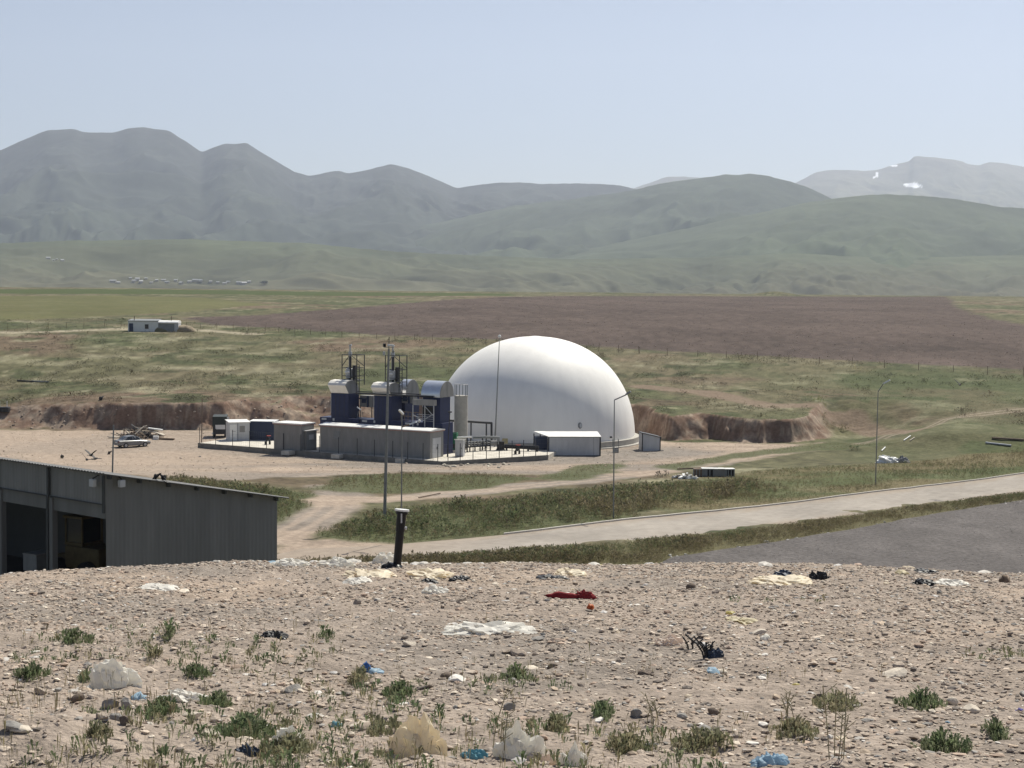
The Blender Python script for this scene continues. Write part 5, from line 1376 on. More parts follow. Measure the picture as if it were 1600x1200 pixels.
# ------------------------------------------------------------------ white hut on the meadow
p = PG(200, 518); p2 = P(278, 517, p.y)
L_ = p2.x - p.x; sY = p.y / FPX; Hh = 17.0 * sY
e = empty('white_hut', p + Vector((0, 0, -0.1)), R(3), 'low white hut with grey annex on the meadow by the dirt path', 'hut')
wl = L_ * 0.60
MB().bx(0, wl, 0, 4.5, 0, Hh).build('wall', M_white, e)
MB().prism([(-0.15, Hh + 0.003), (4.7, Hh + 0.3), (4.7, Hh + 0.42), (-0.15, Hh + 0.14)], lambda a, b: Vector((-0.1, a, b)), lambda a, b: Vector((wl, a, b))).build('roof', M_greyp, e)
MB().bx(0.25, 1.15, -0.05, -0.004, 0.05, Hh * 0.80).build('door', M_bluec, e)
wn = MB().bx(wl * 0.56, wl * 0.68, -0.05, -0.004, Hh * 0.30, Hh * 0.72).build('window', M_glass, e)
MB().bx(wl + 0.003, L_ - 0.9, -0.1, 3.8, 0, Hh * 0.78).build('annex_wall', M_greyp, e)
MB().bx(L_ - 0.897, L_, -0.05, 3.8, 0, Hh * 0.95).build('annex_end', M_panel2, e)
mb = MB(); pr = [(-0.3, Hh * 0.80)] + [(1.9 - 2.2 * math.cos(math.pi * k / 10), Hh * 0.82 + 0.55 * math.sin(math.pi * k / 10)) for k in range(11)] + [(4.1, Hh * 0.80)]
mb.prism(pr, lambda a, b: Vector((wl + 0.05, a, b + 0.1)), lambda a, b: Vector((L_ + 0.02, a, b + 0.1))); mb.build('annex_roof', M_roofw, e, smooth=True)
for x in (1.2, L_ * 0.845): MB().cyl((x, 1.2, Hh), (x, 1.2, Hh + 1.15), 0.09, n=8).build('flue', M_rust, e)
def mound_heap(px, py, w_, h_, c, label):
    p = PG(px, py); v, f = ICO3; q = v * np.array([w_ / 2, w_ / 3, h_]); q = q * (1 + 0.25 * (fbm(v[:, 0] * 3 + 7, v[:, 1] * 3 + v[:, 2], 5, 3) - 0.5))[:, None]
    o = arr_mesh('earth_heap', q, f, mat('earth heap ' + str(px), c, 0.95, 0.3, 1.5, bump=0.05), smooth=True); o.location = p; tag(o, label, 'earth heap')
mound_heap(287, 518, 5.0, 1.5, (0.27, 0.22, 0.155), 'bare earth heap beside the annex of the white hut')
mound_heap(252, 518, 4.4, 1.5, (0.17, 0.155, 0.085), 'grassy earth heap in front of the white hut annex')

# ------------------------------------------------------------------ field fence
def field_fence(pts, step, label, h=1.45, mx=100):
    W_ = [PG(a, b) for a, b in pts]
    d = [0]
    for a, b in zip(W_[:-1], W_[1:]): d.append(d[-1] + (b - a).length)
    base = W_[0]; e = empty('wire_fence', base, 0, label, 'fence')
    k = min(mx, int(d[-1] / step)); prev = None; wm = MB()
    for i in range(k + 1):
        s = d[-1] * i / k; x = np.interp(s, d, [q.x for q in W_]) + rng.normal(0, 0.15); y = np.interp(s, d, [q.y for q in W_]); z = gz(x, y)
        q = Vector((x, y, z)) - base; t = q + Vector((rng.normal(0, 0.06), rng.normal(0, 0.06), h * rng.uniform(0.85, 1.15)))
        MB().cyl(q - Vector((0, 0, 0.3)), t, 0.05, 0.045, n=6).build('post', M_rust, e)
        if prev is not None:
            for zz in (0.5, 1.0, 1.3): wm.cyl(prev + Vector((0, 0, zz)), q + Vector((0, 0, zz)), 0.008, n=4, cap=False)
        prev = q
    wm.build('wire', M_greyp, e)
field_fence([(-20, 518), (60, 515), (190, 510)], 4.2, 'post and wire fence along the dirt path leading to the white hut')
field_fence([(292, 512), (420, 519), (560, 528), (700, 534), (850, 545), (1000, 552)], 4.4, 'post and wire fence along the near edge of the ploughed field')
field_fence([(1000, 552), (1200, 563), (1400, 576), (1600, 588)], 6.0, 'post and wire fence below the ploughed field beyond the dirt trail')

# ------------------------------------------------------------------ far village
FX, FY, FZ = LAYERS['foothills']
qx, qy = project(FX, FY, FZ)
vg = np.random.default_rng(5)
def far_point(px, py):
    best = None
    for nm in ('foothills', 'hill', 'hills', 'mountains'):
        X_, Y_, Z_ = LAYERS[nm]; ax, ay = project(X_, Y_, Z_)
        j = int(np.argmin(np.abs(ax[20] - px))); cy = ay[:, j]
        i = np.nonzero(cy <= py)[0]
        if len(i) and (best is None or Y_[i[0], j] < best[1]): best = (X_[i[0], j], Y_[i[0], j], Z_[i[0], j])
    return Vector(best)
M_vroof = mat('pale village roof', (0.36, 0.36, 0.36), 0.5, 0.08, 0.1)
M_vwall = mat('village wall', (0.42, 0.39, 0.34), 0.8, 0.15, 0.1)
vill = [(76, 404), (83, 407), (90, 406), (98, 408), (176, 441), (186, 442), (203, 437), (208, 441), (215, 438), (221, 441), (228, 437), (236, 442), (246, 440), (255, 438), (262, 442), (276, 440), (283, 443), (296, 441), (306, 439), (312, 441), (330, 443), (340, 442), (351, 443), (356, 441), (374, 442), (381, 443), (388, 442)]
hp = None
for k, (px, py) in enumerate(vill):
    p = far_point(px, py + 1.0)
    if k == 0:
        s_ = 1.0
        hp = empty('village_house', p, 0, 'tiny pale roofed house of the distant village below the mountains', 'house', 'houses of the distant village')
        MB().bx(-4.5, 4.5, -3.5, 3.5, -1.5, 3.2).build('wall', M_vwall, hp)
        MB().prism([(-4.0, 3.2), (0, 5.6), (4.0, 3.2)], lambda a, b: Vector((-5, a, b)), lambda a, b: Vector((5, a, b))).build('roof', M_vroof, hp)
        h_ = hp
    else: h_ = copy_tree(hp)
    h_.location = p; h_.rotation_euler = (0, 0, vg.uniform(-0.5, 0.5)); f_ = vg.uniform(0.6, 1.05); h_.scale = (f_ * vg.uniform(0.9, 1.5), f_, f_)
p = far_point(415, 446)
e = empty('tree', p, 0, 'dark round tree clump at the end of the distant village', 'tree')
MB().cyl((0, 0, -1), (0, 0, 5), 0.7, 0.4, n=8).build('trunk', M_rust, e)
n = 40; pts = rng.normal(0, 1, (n, 3)) * np.array([4.5, 3, 0]); pts[:, 2] = 1.5 + rng.random(n) * 2
leaf_clumps(pts, np.full(n, 6.0), np.full(n, 2.5), 30, 0.6, np.tile([[0.05, 0.065, 0.03]], (n, 1)), 'crown', m_leaf, None, parent=e)

# ------------------------------------------------------------------ black vent pipe on the mound
p = PM(620, 887)
q = P(627.8, 797, p.y)
e = empty('vent_pipe', p, 0, 'leaning black plastic gas vent pipe with white flange standing on the mound', 'vent pipe')
t = Vector((q.x - p.x, 0.05, q.z - p.z)); dN = t.normalized()
pr_ = 6.4 * p.y / FPX
MB().cyl(-dN * 0.25, t - dN * 0.20, pr_, pr_, n=28).build('pipe', M_black, e, smooth=True)
mb = MB(); mb.cyl(t - dN * 0.28, t - dN * 0.03, pr_ * 1.15, pr_ * 1.17, n=28); mb.cyl(t - dN * 0.06, t - dN * 0.022, pr_ * 1.5, pr_ * 1.5, n=28); mb.build('collar', M_black, e, smooth=True)
MB().cyl(t - dN * 0.02, t + dN * 0.004, pr_ * 1.8, pr_ * 1.8, n=32).build('flange', M_sheet, e, smooth=True)
MB().box(t + Vector((0.0, -0.1, -0.10)), (0.018, 0.02, 0.12)).build('cable_tie', M_panel2, e)
MB().cyl(t + Vector((pr_ * 0.7, -0.02, -0.24)), t + Vector((pr_ * 1.25, -0.02, -0.24)), 0.022, n=10).build('side_port', M_panel2, e)
crumple('base_sleeve', (-0.06, -0.06, 0.0), (0.22, 0.18, 0.05), M_black, None, None, 21, sub=3, parent=e)

# ------------------------------------------------------------------ litter on the mound
def cmat(n, c, r=0.5, trans=0.4): return mat(n, c, r, 0.14, 9.0, trans=trans)
M_bagw = cmat('white bag film', (0.90, 0.86, 0.79)); M_bagc = cmat('cream bag film', (0.92, 0.80, 0.62)); M_bagp = cmat('pinkish film', (0.86, 0.74, 0.63))
M_bagb = cmat('pale blue bag film', (0.42, 0.58, 0.70)); M_blu = cmat('blue rag', (0.10, 0.22, 0.48), 0.7); M_tur = cmat('turquoise film', (0.20, 0.42, 0.50))
M_redr = cmat('red cloth', (0.26, 0.025, 0.03), 0.8, 0.1); M_org = cmat('orange plastic', (0.60, 0.18, 0.06)); M_nav = cmat('navy plastic', (0.03, 0.045, 0.075), 0.5, 0.0); M_blk = cmat('black plastic film', (0.02, 0.02, 0.022), 0.45, 0.0)
M_yelr = cmat('yellowish film', (0.68, 0.60, 0.40)); M_viol = cmat('violet plastic', (0.16, 0.14, 0.5))
def litter(name, px, py, wpx, hpx, m, label, cat, seed, depth=0.7, fold=0.35, rz=0.0, sub=4):
    p = PM(px, py); s = p.y / FPX
    return crumple(name, p + Vector((0, 0, -0.01)), (wpx * s * (1.0 if hpx > 18 else 0.86), wpx * s * depth * 0.8, hpx * s * (1.05 if hpx > 18 else 0.85)), m, label, cat, seed, sub, None, fold, rz=rz)
L = [
 ('plastic_bag', 181, 1074, 62, 27, M_bagw, 'crumpled cream white bag lying alone near green weeds, above a group of grey rocks', 'bag', 31),
 ('plastic_bag', 655, 1183, 74, 44, M_bagc, 'large cream yellow bag with a raised peak at the bottom edge of the photo', 'bag', 32),
 ('plastic_bag', 806, 1186, 54, 36, M_bagw, 'glossy white bag right of the large cream yellow bag', 'bag', 33),
 ('film_scrap', 838, 1192, 60, 14, M_bagp, 'pinkish film sheet lying against the glossy white bag', 'film', 34),
 ('plastic_bag', 897, 1199, 36, 22, M_bagw, 'small white bag peaking at the bottom edge, beside the pinkish film', 'bag', 35),
 ('film_scrap', 740, 1191, 38, 12, M_tur, 'turquoise film scrap between the cream bag and the white bag', 'film', 36),
 ('plastic_bag', 1204, 1196, 52, 18, M_bagb, 'pale blue bag at the bottom edge among dry stems', 'bag', 37),
 ('film_scrap', 215, 1092, 22, 10, M_bagb, 'small light blue scrap just below the crumpled cream white bag', 'film', 38),
 ('plastic_lump', 386, 1180, 36, 15, M_nav, 'dark navy plastic lump in the weeds near the bottom edge', 'plastic', 39),
 ('film_scrap', 527, 1137, 18, 10, M_tur, 'little turquoise scrap beside dry weeds above the bottom edge', 'film', 40),
 ('plastic_sheet', 768, 989, 112, 13, M_bagw, 'long white plastic sheet stretched flat over the middle of the mound', 'sheet', 41),
 ('blue_rag', 571, 1050, 20, 14, M_blu, 'blue crumpled rag on the gravel left of the middle', 'rag', 42),
 ('red_cloth', 913, 936, 32, 11, M_redr, 'dark red crumpled cloth with a long tail on the gravel', 'cloth', 43),
 ('orange_scrap', 922, 954, 10, 8, M_org, 'tiny orange scrap just below the red cloth', 'plastic', 44),
 ('film_scrap', 1160, 971, 46, 7, M_yelr, 'flat yellowish film in the right half of the gravel', 'film', 45),
 ('paper_scrap', 1046, 1007, 40, 11, M_bagp, 'crumpled beige paper left of the dead black twig', 'paper', 46),
 ('film_scrap', 252, 920, 54, 6, M_bagw, 'flat white film near the top of the mound in front of the shed', 'film', 47),
 ('plastic_sheet', 1222, 913, 84, 9, M_bagc, 'cream sheet lying along the top of the mound, right half', 'sheet', 48),
 ('plastic_bag', 892, 898, 50, 10, M_bagc, 'cream bag at the top of the mound, above the red cloth', 'bag', 49),
 ('plastic_bag', 672, 901, 60, 10, M_bagc, 'cream film pile at the mound top right of the vent pipe', 'bag', 50),
 ('black_film', 672, 911, 26, 7, M_blk, 'black film pieces at the mound top right of the vent pipe', 'film', 51),
 ('black_film', 720, 908, 30, 7, M_blk, 'second black film piece, further from the vent pipe', 'film', 52),
 ('black_film', 862, 904, 40, 5, M_blk, 'thin black film strip in front of the cream bag on the mound top', 'film', 53),
 ('plastic_bag', 683, 928, 34, 9, M_bagw, 'white bag pair below the black film on the upper mound', 'bag', 54),
 ('black_rag', 1280, 906, 26, 12, M_blk, 'black ragged lump at the end of the cream sheet on the mound top', 'rag', 55),
 ('blue_rag', 1222, 902, 30, 9, M_nav, 'dark blue lump behind the cream sheet on the mound top', 'rag', 56),
 ('black_film', 1440, 912, 30, 7, M_blk, 'black scrap near white film at the right mound top', 'film', 57),
 ('film_scrap', 1484, 914, 44, 7, M_bagw, 'white flat film at the right mound top', 'film', 58),
 ('black_film', 1452, 895, 36, 5, M_blk, 'thin dark strip on the right edge of the mound top', 'film', 59),
 ('cloth_lump', 1570, 910, 16, 10, M_rust, 'brown lump at the right end of the mound top', 'cloth', 60),
 ('violet_scrap', 1593, 1113, 12, 7, M_viol, 'violet plastic scrap at the right edge of the photo', 'plastic', 61),
 ('black_bag', 1117, 1027, 28, 14, M_nav, 'small black bag caught under the dead twig', 'bag', 62),
 ('film_scrap', 292, 1096, 66, 12, M_bagw, 'white film sheet spread between weeds right of the cream white bag', 'film', 63),
 ('film_scrap', 1196, 1001, 14, 8, M_bagw, 'little white scrap right of the dead twig', 'film', 64),
 ('plastic_bag', 455, 1176, 40, 24, M_bagw, 'pale crumpled paper bag in the weeds beside the navy lump', 'bag', 65),
 ('yellow_scrap', 1410, 898, 20, 6, M_yelr, 'small yellow scrap on the mound top before the gravel yard', 'film', 66),
 ('black_lump', 428, 995, 34, 9, M_blk, 'flat black lump on bare gravel left of the green tuft', 'plastic', 67),
 ('plastic_bag', 459, 885, 50, 11, M_bagw, 'white bag on the mound top nearest the corner of the grey shed', 'bag', 68),
 ('plastic_bag', 527, 885, 46, 11, M_bagw, 'white bag on the mound top halfway between shed and vent pipe', 'bag', 69),
 ('plastic_bag', 603, 881, 34, 14, M_bagw, 'white humped bag on the mound top touching the left of the vent pipe', 'bag', 70),
 ('plastic_bag', 576, 901, 64, 10, M_bagc, 'cream film spread in front of the vent pipe foot', 'bag', 71),
 ('plastic_bag', 560, 912, 40, 8, M_bagw, 'small white bag below the cream film near the vent pipe', 'bag', 72),
]
for (nm, px, py, wp, hp_, m, lb, cat, sd) in L:
    litter(nm, px, py, wp, hp_, m, lb, cat, sd, depth=0.6 if hp_ > 10 else 1.0, fold=0.38, rz=random.Random(sd).uniform(-0.3, 0.3), sub=4 if wp > 24 else 3)
# tails of the cloths
p = PM(880, 935); o = crumple('red_strip', p, (44 * p.y / FPX, 0.05, 0.03), M_redr, 'narrow dark red strip trailing left of the red cloth', 'cloth', 81, 3)
p = PM(588, 1051); o = crumple('blue_strip', p, (22 * p.y / FPX, 0.05, 0.02), M_bagb, 'pale blue strip trailing from the blue rag', 'rag', 82, 3)

# ------------------------------------------------------------------ larger rocks on the mound
M_rock = mat('pale brown rock', (0.33, 0.275, 0.225), 0.9, 0.25, 14.0, bump=0.008, bscale=40)
M_rockg = mat('grey rock', (0.27, 0.255, 0.235), 0.9, 0.25, 14.0, bump=0.008, bscale=40)
M_rockl = mat('pale limestone', (0.58, 0.51, 0.42), 0.9, 0.15, 14.0, bump=0.008, bscale=40)
M_rockd = mat('dark brown rock', (0.16, 0.125, 0.10), 0.9, 0.25, 14.0, bump=0.008, bscale=40)
RK = [
 (172, 1112, 30, 18, M_rockg, 'grey rock, upper left one of the cluster under the cream white bag'), (199, 1110, 26, 20, M_rockg, 'grey rock, upper right one of the cluster under the cream white bag'), (158, 1126, 24, 14, M_rock, 'small brown rock, lowest left of the grey rock cluster'), (180, 1127, 24, 18, M_rockg, 'grey pointed rock in the middle of the rock cluster'), (196, 1136, 26, 16, M_rockd, 'dark rough rock at the foot of the rock cluster'),
 (122, 1098, 24, 14, M_rockd, 'dark brown rock left of the rock cluster'), (62, 1088, 24, 12, M_rock, 'brown rock among pebbles at the left, above the dark slab'), (20, 1142, 46, 16, M_rockg, 'flat grey slab rock at the left edge'), (30, 1152, 40, 12, M_rockl, 'pale flat rock just below the grey slab at the left edge'),
 (698, 1060, 22, 11, M_rockd, 'dark flat rock in the middle gravel between the weeds'), (797, 1111, 22, 14, M_rockg, 'round grey rock in the middle lower gravel'), (560, 1138, 40, 10, M_rockl, 'long pale flat rock above the cream yellow bag'), (994, 1125, 20, 16, M_rockg, 'upright grey rock at the foot of a sprig'), (1398, 1058, 42, 14, M_rockl, 'large pale slab tilted on the right gravel'), (1365, 1067, 20, 12, M_rock, 'rounded rock just below the tilted pale slab'), (1280, 1098, 26, 14, M_rockd, 'brown wedge rock in the right lower gravel'), (1487, 1103, 20, 13, M_rockl, 'white rock next to the right green plant'), (1518, 1112, 30, 14, M_rockl, 'pale rock right of the white rock'), (1448, 1131, 22, 16, M_rock, 'pointed brown rock below the right green plant'), (1128, 1053, 24, 9, M_rockl, 'pale flat rock of a pair below the dead twig'), (1116, 1117, 24, 13, M_rockd, 'dark brown rock in the middle right lower gravel'), (1080, 920, 18, 11, M_rockd, 'dark pointed rock near the mound top'), (560, 944, 18, 10, M_rock, 'pale round rock near the mound top below the cream film'), (1185, 992, 26, 7, M_rockl, 'flat pale rock beside the small white scrap'), (862, 1044, 22, 8, M_rockd, 'dark flat rock above the middle green tuft'), (1010, 1057, 30, 9, M_rockd, 'low dark rock right of the middle green tuft'), (300, 1130, 36, 12, M_rockl, 'flat pale rock under the left weeds'), (330, 1150, 28, 14, M_rockl, 'pale rock below the flat pale rock in the left weeds'), (1215, 1140, 18, 9, M_rock, 'small rock beside the tall dry stem'), (640, 1010, 24, 8, M_rockl, 'flat pale stone left of the long white sheet'),
]
for k, (px, py, wp, hp_, m, lb) in enumerate(RK):
    p = PM(px, py); s = p.y / FPX; v, f = rock_variant(ICO3, 900 + k, 0.15)
    v = v * np.array([wp * s / 2, wp * s * 0.38, hp_ * s * 0.62])
    o = arr_mesh('rock', v, f, m); o.location = p + Vector((0, 0, hp_ * s * 0.22)); o.rotation_euler = (rng.normal(0, 0.1), rng.normal(0, 0.15), rng.uniform(-0.4, 0.4)); tag(o, lb, 'rock')

# ------------------------------------------------------------------ plants on the mound
GR = [[0.165, 0.20, 0.105], [0.125, 0.165, 0.085], [0.20, 0.22, 0.13]]; GD = [[0.25, 0.245, 0.15], [0.19, 0.195, 0.115], [0.30, 0.27, 0.17]]
def weed_plant(px, py, wpx, hpx, n, cl, label, up=0.45):
    """a low patch: small leafy clumps spread over the ground it covers in the photo"""
    p = PM(px, py - hpx * 0.4); s = p.y / FPX
    n = int(8 + wpx * hpx / (52 if cl is GR else 80)); dep = 0.5 * hpx * p.y ** 2 / (FPX * abs(p.z))
    off = np.zeros((n, 3)); a = rng.random(n) * 6.283; r_ = rng.random(n) ** 0.7
    off[:, 0] = np.cos(a) * r_ * wpx * 0.44 * s; off[:, 1] = np.sin(a) * r_ * dep * 0.8
    pts = np.array(p) + off; pts[:, 2] = Mz(pts[:, 0], pts[:, 1])
    h = (0.028 + 0.045 * rng.random(n)) * (1.25 - 0.7 * r_) * (0.7 + 0.05 * p.y)
    o = leaf_clumps(pts - np.array(p), h, h * 0.8, 14, 0.42, np.array(cl)[rng.integers(0, len(cl), n)], 'weed_plant', m_leaf, None, upright=up, blade=2.4)
    o.location = p; tag(o, label, 'weed')
WP = [
 (118, 1016, 90, 22, 16, GR, 'wide low green weed patch on the left gravel below the shed'), (264, 1000, 26, 15, 5, GR, 'small dark weed right of the wide low patch on the left gravel'), (243, 1036, 26, 16, 4, GD, 'small grey green weed below the dark weed on the left'), (308, 1066, 60, 22, 9, GR, 'green weed patch right of the crumpled cream white bag'), (136, 1074, 26, 18, 5, GR, 'green weed touching the left of the cream white bag'), (50, 1074, 80, 24, 12, GR, 'green weed patch at the left edge beside white paper'), (250, 1130, 76, 40, 16, GR, 'thick green weed bush right of the grey rock cluster'), (335, 1118, 60, 36, 12, GR, 'thick green weed bush continuing right of the rock cluster bush'), (385, 1170, 110, 60, 22, GR, 'largest green weed bush near the bottom left, behind the navy lump'), (150, 1162, 50, 26, 8, GD, 'sparse weed at the bottom left under the rock cluster'), (450, 1196, 120, 42, 18, GD, 'yellow green weed tangle at the bottom edge left of the cream bag'), (508, 1004, 32, 13, 5, GR, 'little green tuft on the bare gravel, left of the middle'), (622, 1104, 62, 32, 14, GR, 'round dark green weed in the middle gravel'), (806, 1070, 76, 22, 12, GR, 'low wide green weed below the long white sheet'), (560, 1080, 46, 30, 8, GD, 'yellowish weed with pale flowers left of the round dark weed'), (944, 1136, 36, 44, 7, GR, 'upright grey green sprig beside the upright grey rock'), (870, 1160, 40, 40, 6, GD, 'thin dry weed above the glossy white bag'), (1438, 1116, 92, 30, 14, GR, 'green weed beside the white rock on the right'), (1470, 1188, 110, 36, 16, GR, 'green weed near the bottom right edge'), (1556, 1164, 40, 32, 6, GR, 'small green weed near the right edge of the photo'), (1100, 1192, 110, 56, 22, GD, 'yellow flowered grassy weed at the bottom edge, left of the pale blue bag'), (1310, 1130, 90, 50, 10, GD, 'thin dry grassy weed around the tall stem'), (600, 1160, 60, 40, 8, GD, 'dry weed behind the cream yellow bag'), (1240, 1170, 90, 50, 9, GD, 'sparse dry weed above the pale blue bag'), (980, 1190, 90, 40, 10, GD, 'dry yellowish weed at the bottom edge right of the white bags'),
]
for a in WP: weed_plant(*a)
def stem_plant(px, py, hpx, label, dark, seed, cat='weed', n=7, lean=0.3):
    g = random.Random(seed); p = PM(px, py); s = p.y / FPX; H = hpx * s; mb = MB()
    for k in range(n):
        b = Vector((g.uniform(-0.03, 0.03), g.uniform(-0.03, 0.03), 0)); ln = g.uniform(-lean, lean); h = H * g.uniform(0.5, 1.0)
        pts = [b + Vector((ln * h * t * t, 0.1 * h * math.sin(t * 3 + k), h * t)) for t in (0, 0.3, 0.6, 1.0)]
        mb.tube(pts, 0.0018 if not dark else 0.005, 5)
        for t in (0.45, 0.6, 0.75, 0.9):
            q = b + Vector((ln * h * t * t, 0, h * t)); e_ = q + Vector((g.choice((-1, 1)) * 0.16 * h, g.uniform(-0.1, 0.1) * h, 0.14 * h)); mb.tube([q, e_], 0.0013 if not dark else 0.0035, 5)
    o = mb.build('dry_weed' if not dark else 'dead_twig', mat('straw stem', (0.30, 0.27, 0.17), 0.9, 0.2, 8) if not dark else M_dark); o.location = p - Vector((0, 0, 0.01)); tag(o, label, cat)
stem_plant(1108, 1030, 40, 'black dead twig with curved branches caught in a bag', True, 4, 'twig', 7, 0.9)
stem_plant(1078, 1015, 26, 'single dark curved twig left of the black dead twig', True, 6, 'twig', 3, 0.8)
stem_plant(1306, 1188, 140, 'tall thin dry stem rising at the lower right', False, 8, n=5, lean=0.14)
stem_plant(1020, 1140, 60, 'thin dry stem in the lower middle gravel', False, 9, n=5)
stem_plant(780, 1185, 110, 'thin dry stem rising behind the glossy white bag', False, 10, n=4, lean=0.2)
stem_plant(1230, 1130, 60, 'small dry stem left of the tall thin stem', False, 11, n=5)
# sparse dry straw low on the mound
n = 1200; y = 4.6 + 5.5 * rng.random(n) ** 1.5; x = (rng.random(n) * 2 - 1) * (0.36 * y)
k = fbm(x * 0.8, y * 0.8, 871, 3) > 0.50; x, y = x[k], y[k]
leaf_clumps(np.stack([x, y, Mz(x, y)], -1), 0.04 + 0.09 * rng.random(len(x)), np.full(len(x), 0.03), 5, 0.10, DRY[rng.integers(0, 4, len(x))] * 1.2, 'dry_grass', m_leaf, 'thin dry grass stems scattered on the near gravel', upright=0.95)

n = 5200; y = 4.6 + 9.5 * rng.random(n) ** 1.4; x = (rng.random(n) * 2 - 1) * (0.36 * y)
gate = fbm(x * 0.9, y * 0.7, 877, 3) + 0.10 * ss(8.5, 5.2, y) + 0.04 * ss(1, -2, x)
k = (gate > 0.775) & (rng.random(n) < 0.5); x, y = x[k], y[k]
cg = np.where(rng.random((len(x), 1)) < 0.6, np.array(GR)[rng.integers(0, 3, len(x))], np.array(GD)[rng.integers(0, 3, len(x))])
leaf_clumps(np.stack([x, y, Mz(x, y)], -1), 0.02 + 0.05 * rng.random(len(x)), 0.03 + 0.04 * rng.random(len(x)), 14, 0.42, cg, 'weeds', m_leaf, 'low creeping weeds patchy on the near gravel', upright=0.4, blade=2.4)

# ------------------------------------------------------------------ crows
M_crow = mat('black feathers', (0.012, 0.012, 0.014), 0.6, 0.3, 9)
def crow(loc, rz, flap, label, perched=False, s=1.0, roll=0.0):
    e = empty('crow', loc, rz, label, 'bird', 'black crows around the plant')
    e.scale = (s, s, s); e.rotation_euler = (roll, 0, rz)
    prof = [(0.005, -0.24), (0.05, -0.16), (0.085, -0.02), (0.075, 0.10), (0.05, 0.16), (0.055, 0.21), (0.035, 0.26), (0.012, 0.29), (0.004, 0.34)]
    mb = MB(); mb.lathe([(r_, z) for r_, z in prof], 10)
    tilt = R(55) if perched else R(90)
    M_ = Matrix.Rotation(tilt, 3, 'Y'); mb.v = [tuple(M_ @ Vector(q) + Vector((0, 0, 0.16 if perched else 0))) for q in mb.v]
    mb.build('body', M_crow, e, smooth=True)
    T = MB(); q = M_ @ Vector((0, 0, -0.2)) + Vector((0, 0, 0.16 if perched else 0)); q2 = M_ @ Vector((0, 0, -0.42)) + Vector((0, 0, 0.16 if perched else 0))
    T.add([q + Vector((0, -0.03, 0.01)), q + Vector((0, 0.03, 0.01)), q2 + Vector((0, 0.08, 0.01)), q2 + Vector((0, -0.08, 0.01)), q + Vector((0, -0.03, -0.01)), q + Vector((0, 0.03, -0.01)), q2 + Vector((0, 0.08, -0.005)), q2 + Vector((0, -0.08, -0.005))], [(0, 1, 2, 3), (7, 6, 5, 4), (0, 4, 5, 1), (1, 5, 6, 2), (2, 6, 7, 3), (3, 7, 4, 0)]); T.build('tail', M_crow, e)
    for sgn in (-1, 1):
        mb = MB()
        if perched: mb.ball((-0.03, sgn * 0.07, 0.16), 0.09, 8, 5, 1.6)
        else:
            pts = [(0.10, 0.05), (0.14, 0.22), (0.10, 0.42), (0.0, 0.52), (-0.10, 0.46), (-0.12, 0.28), (-0.12, 0.06)]
            up = lambda w_: flap * w_ - 0.25 * flap * w_ * w_
            top = [Vector((x_, sgn * w_ * math.cos(flap * 0.6), up(w_) + 0.02)) for x_, w_ in pts]; bot = [v_ - Vector((0, 0, 0.02)) for v_ in top]
            k = len(pts); mb.add(top + bot, [tuple(range(k)), tuple(range(k, 2 * k))[::-1]] + [(i, k + i, k + (i + 1) % k, (i + 1) % k) for i in range(k)])
        mb.build('wing', M_crow, e)
    if perched:
        for sgn in (-1, 1): MB().cyl((0, sgn * 0.035, 0), (0, sgn * 0.035, 0.1), 0.01, n=6).build('leg', M_crow, e)
crow(P(142, 711, 120), R(75), 0.8, 'crow in flight over the yard, topmost of three near the bare pole', s=1.1)
crow(P(135.5, 718, 120), R(110), 0.5, 'crow in flight with spread wings, left one of three near the bare pole', s=1.1, roll=0.5)
crow(P(149, 716.5, 120), R(70), 0.35, 'crow gliding, right one of three near the bare pole', s=1.1, roll=0.3)
crow(P(1500, 601, 150), R(65), 0.75, 'crow with raised wings flying alone over the right meadow', s=1.3, roll=0.1)
x_ = solve(lambda s: sproj(sh(s, -0.3, H1 + 0.1 + sl_ * s)), 245, 0, 10)
for dx, rz, lb in ((0.0, 0.3, 'crow crouching on the shed roof edge, left of two'), (0.42, 2.6, 'crow perched on the shed roof edge, right of two')):
    crow(sh(x_ + dx, -0.25, H1 + 0.06 + sl_ * (x_ + dx)), rz, 0, lb, True, 0.95)
p = PG(158, 626); crow(p, 1.0, 0, 'crow standing on the rim of the earth bank', True, 2.0)
p = PG(97, 716); crow(p, 2.0, 0, 'crow standing on the bare yard above the shed roof', True, 1.3)
p = PG(171, 710); crow(p, 0.5, 0, 'crow standing on the yard beside the bare pole', True, 1.3)
# pale stones along the yard and beside the slab
n = 900; xx, yy2 = in_zone(Z_DIRT, n)
pos = np.stack([xx, yy2, G(xx, yy2)], -1)
scatter(v1, pos, 0.04 + 0.14 * rng.random(n) ** 4, np.full(n, 0.6), tints(n) * 1.15, 'gravel', m_stone, 'stray stones on the bare yard')
cs = [PG(690 + 7 * k + rng.normal(0, 4), 727 + rng.normal(0, 2.5)) for k in range(16)]
pos = np.array([list(c) for c in cs]); n = len(pos)
scatter(v2, pos, rng.uniform(0.12, 0.32, n), np.full(n, 0.7), np.tile([[0.52, 0.47, 0.38]], (n, 1)) * rng.uniform(0.7, 1.2, (n, 1)), 'rubble', m_stone, 'pale rubble spilled in front of the slab corner')
cs = [PG(x, np.interp(x, [1050, 1250, 1450, 1600], [872, 842, 806, 782]) - rng.uniform(-3, 4)) for x in rng.uniform(1030, 1600, 46)]
pos = np.array([list(c) for c in cs]); n = len(pos)
scatter(v2, pos, rng.uniform(0.05, 0.17, n), np.full(n, 0.6), np.tile([[0.66, 0.64, 0.6]], (n, 1)) * rng.uniform(0.6, 1.1, (n, 1)), 'litter', m_stone, 'white litter scraps caught along the gravel yard edge')

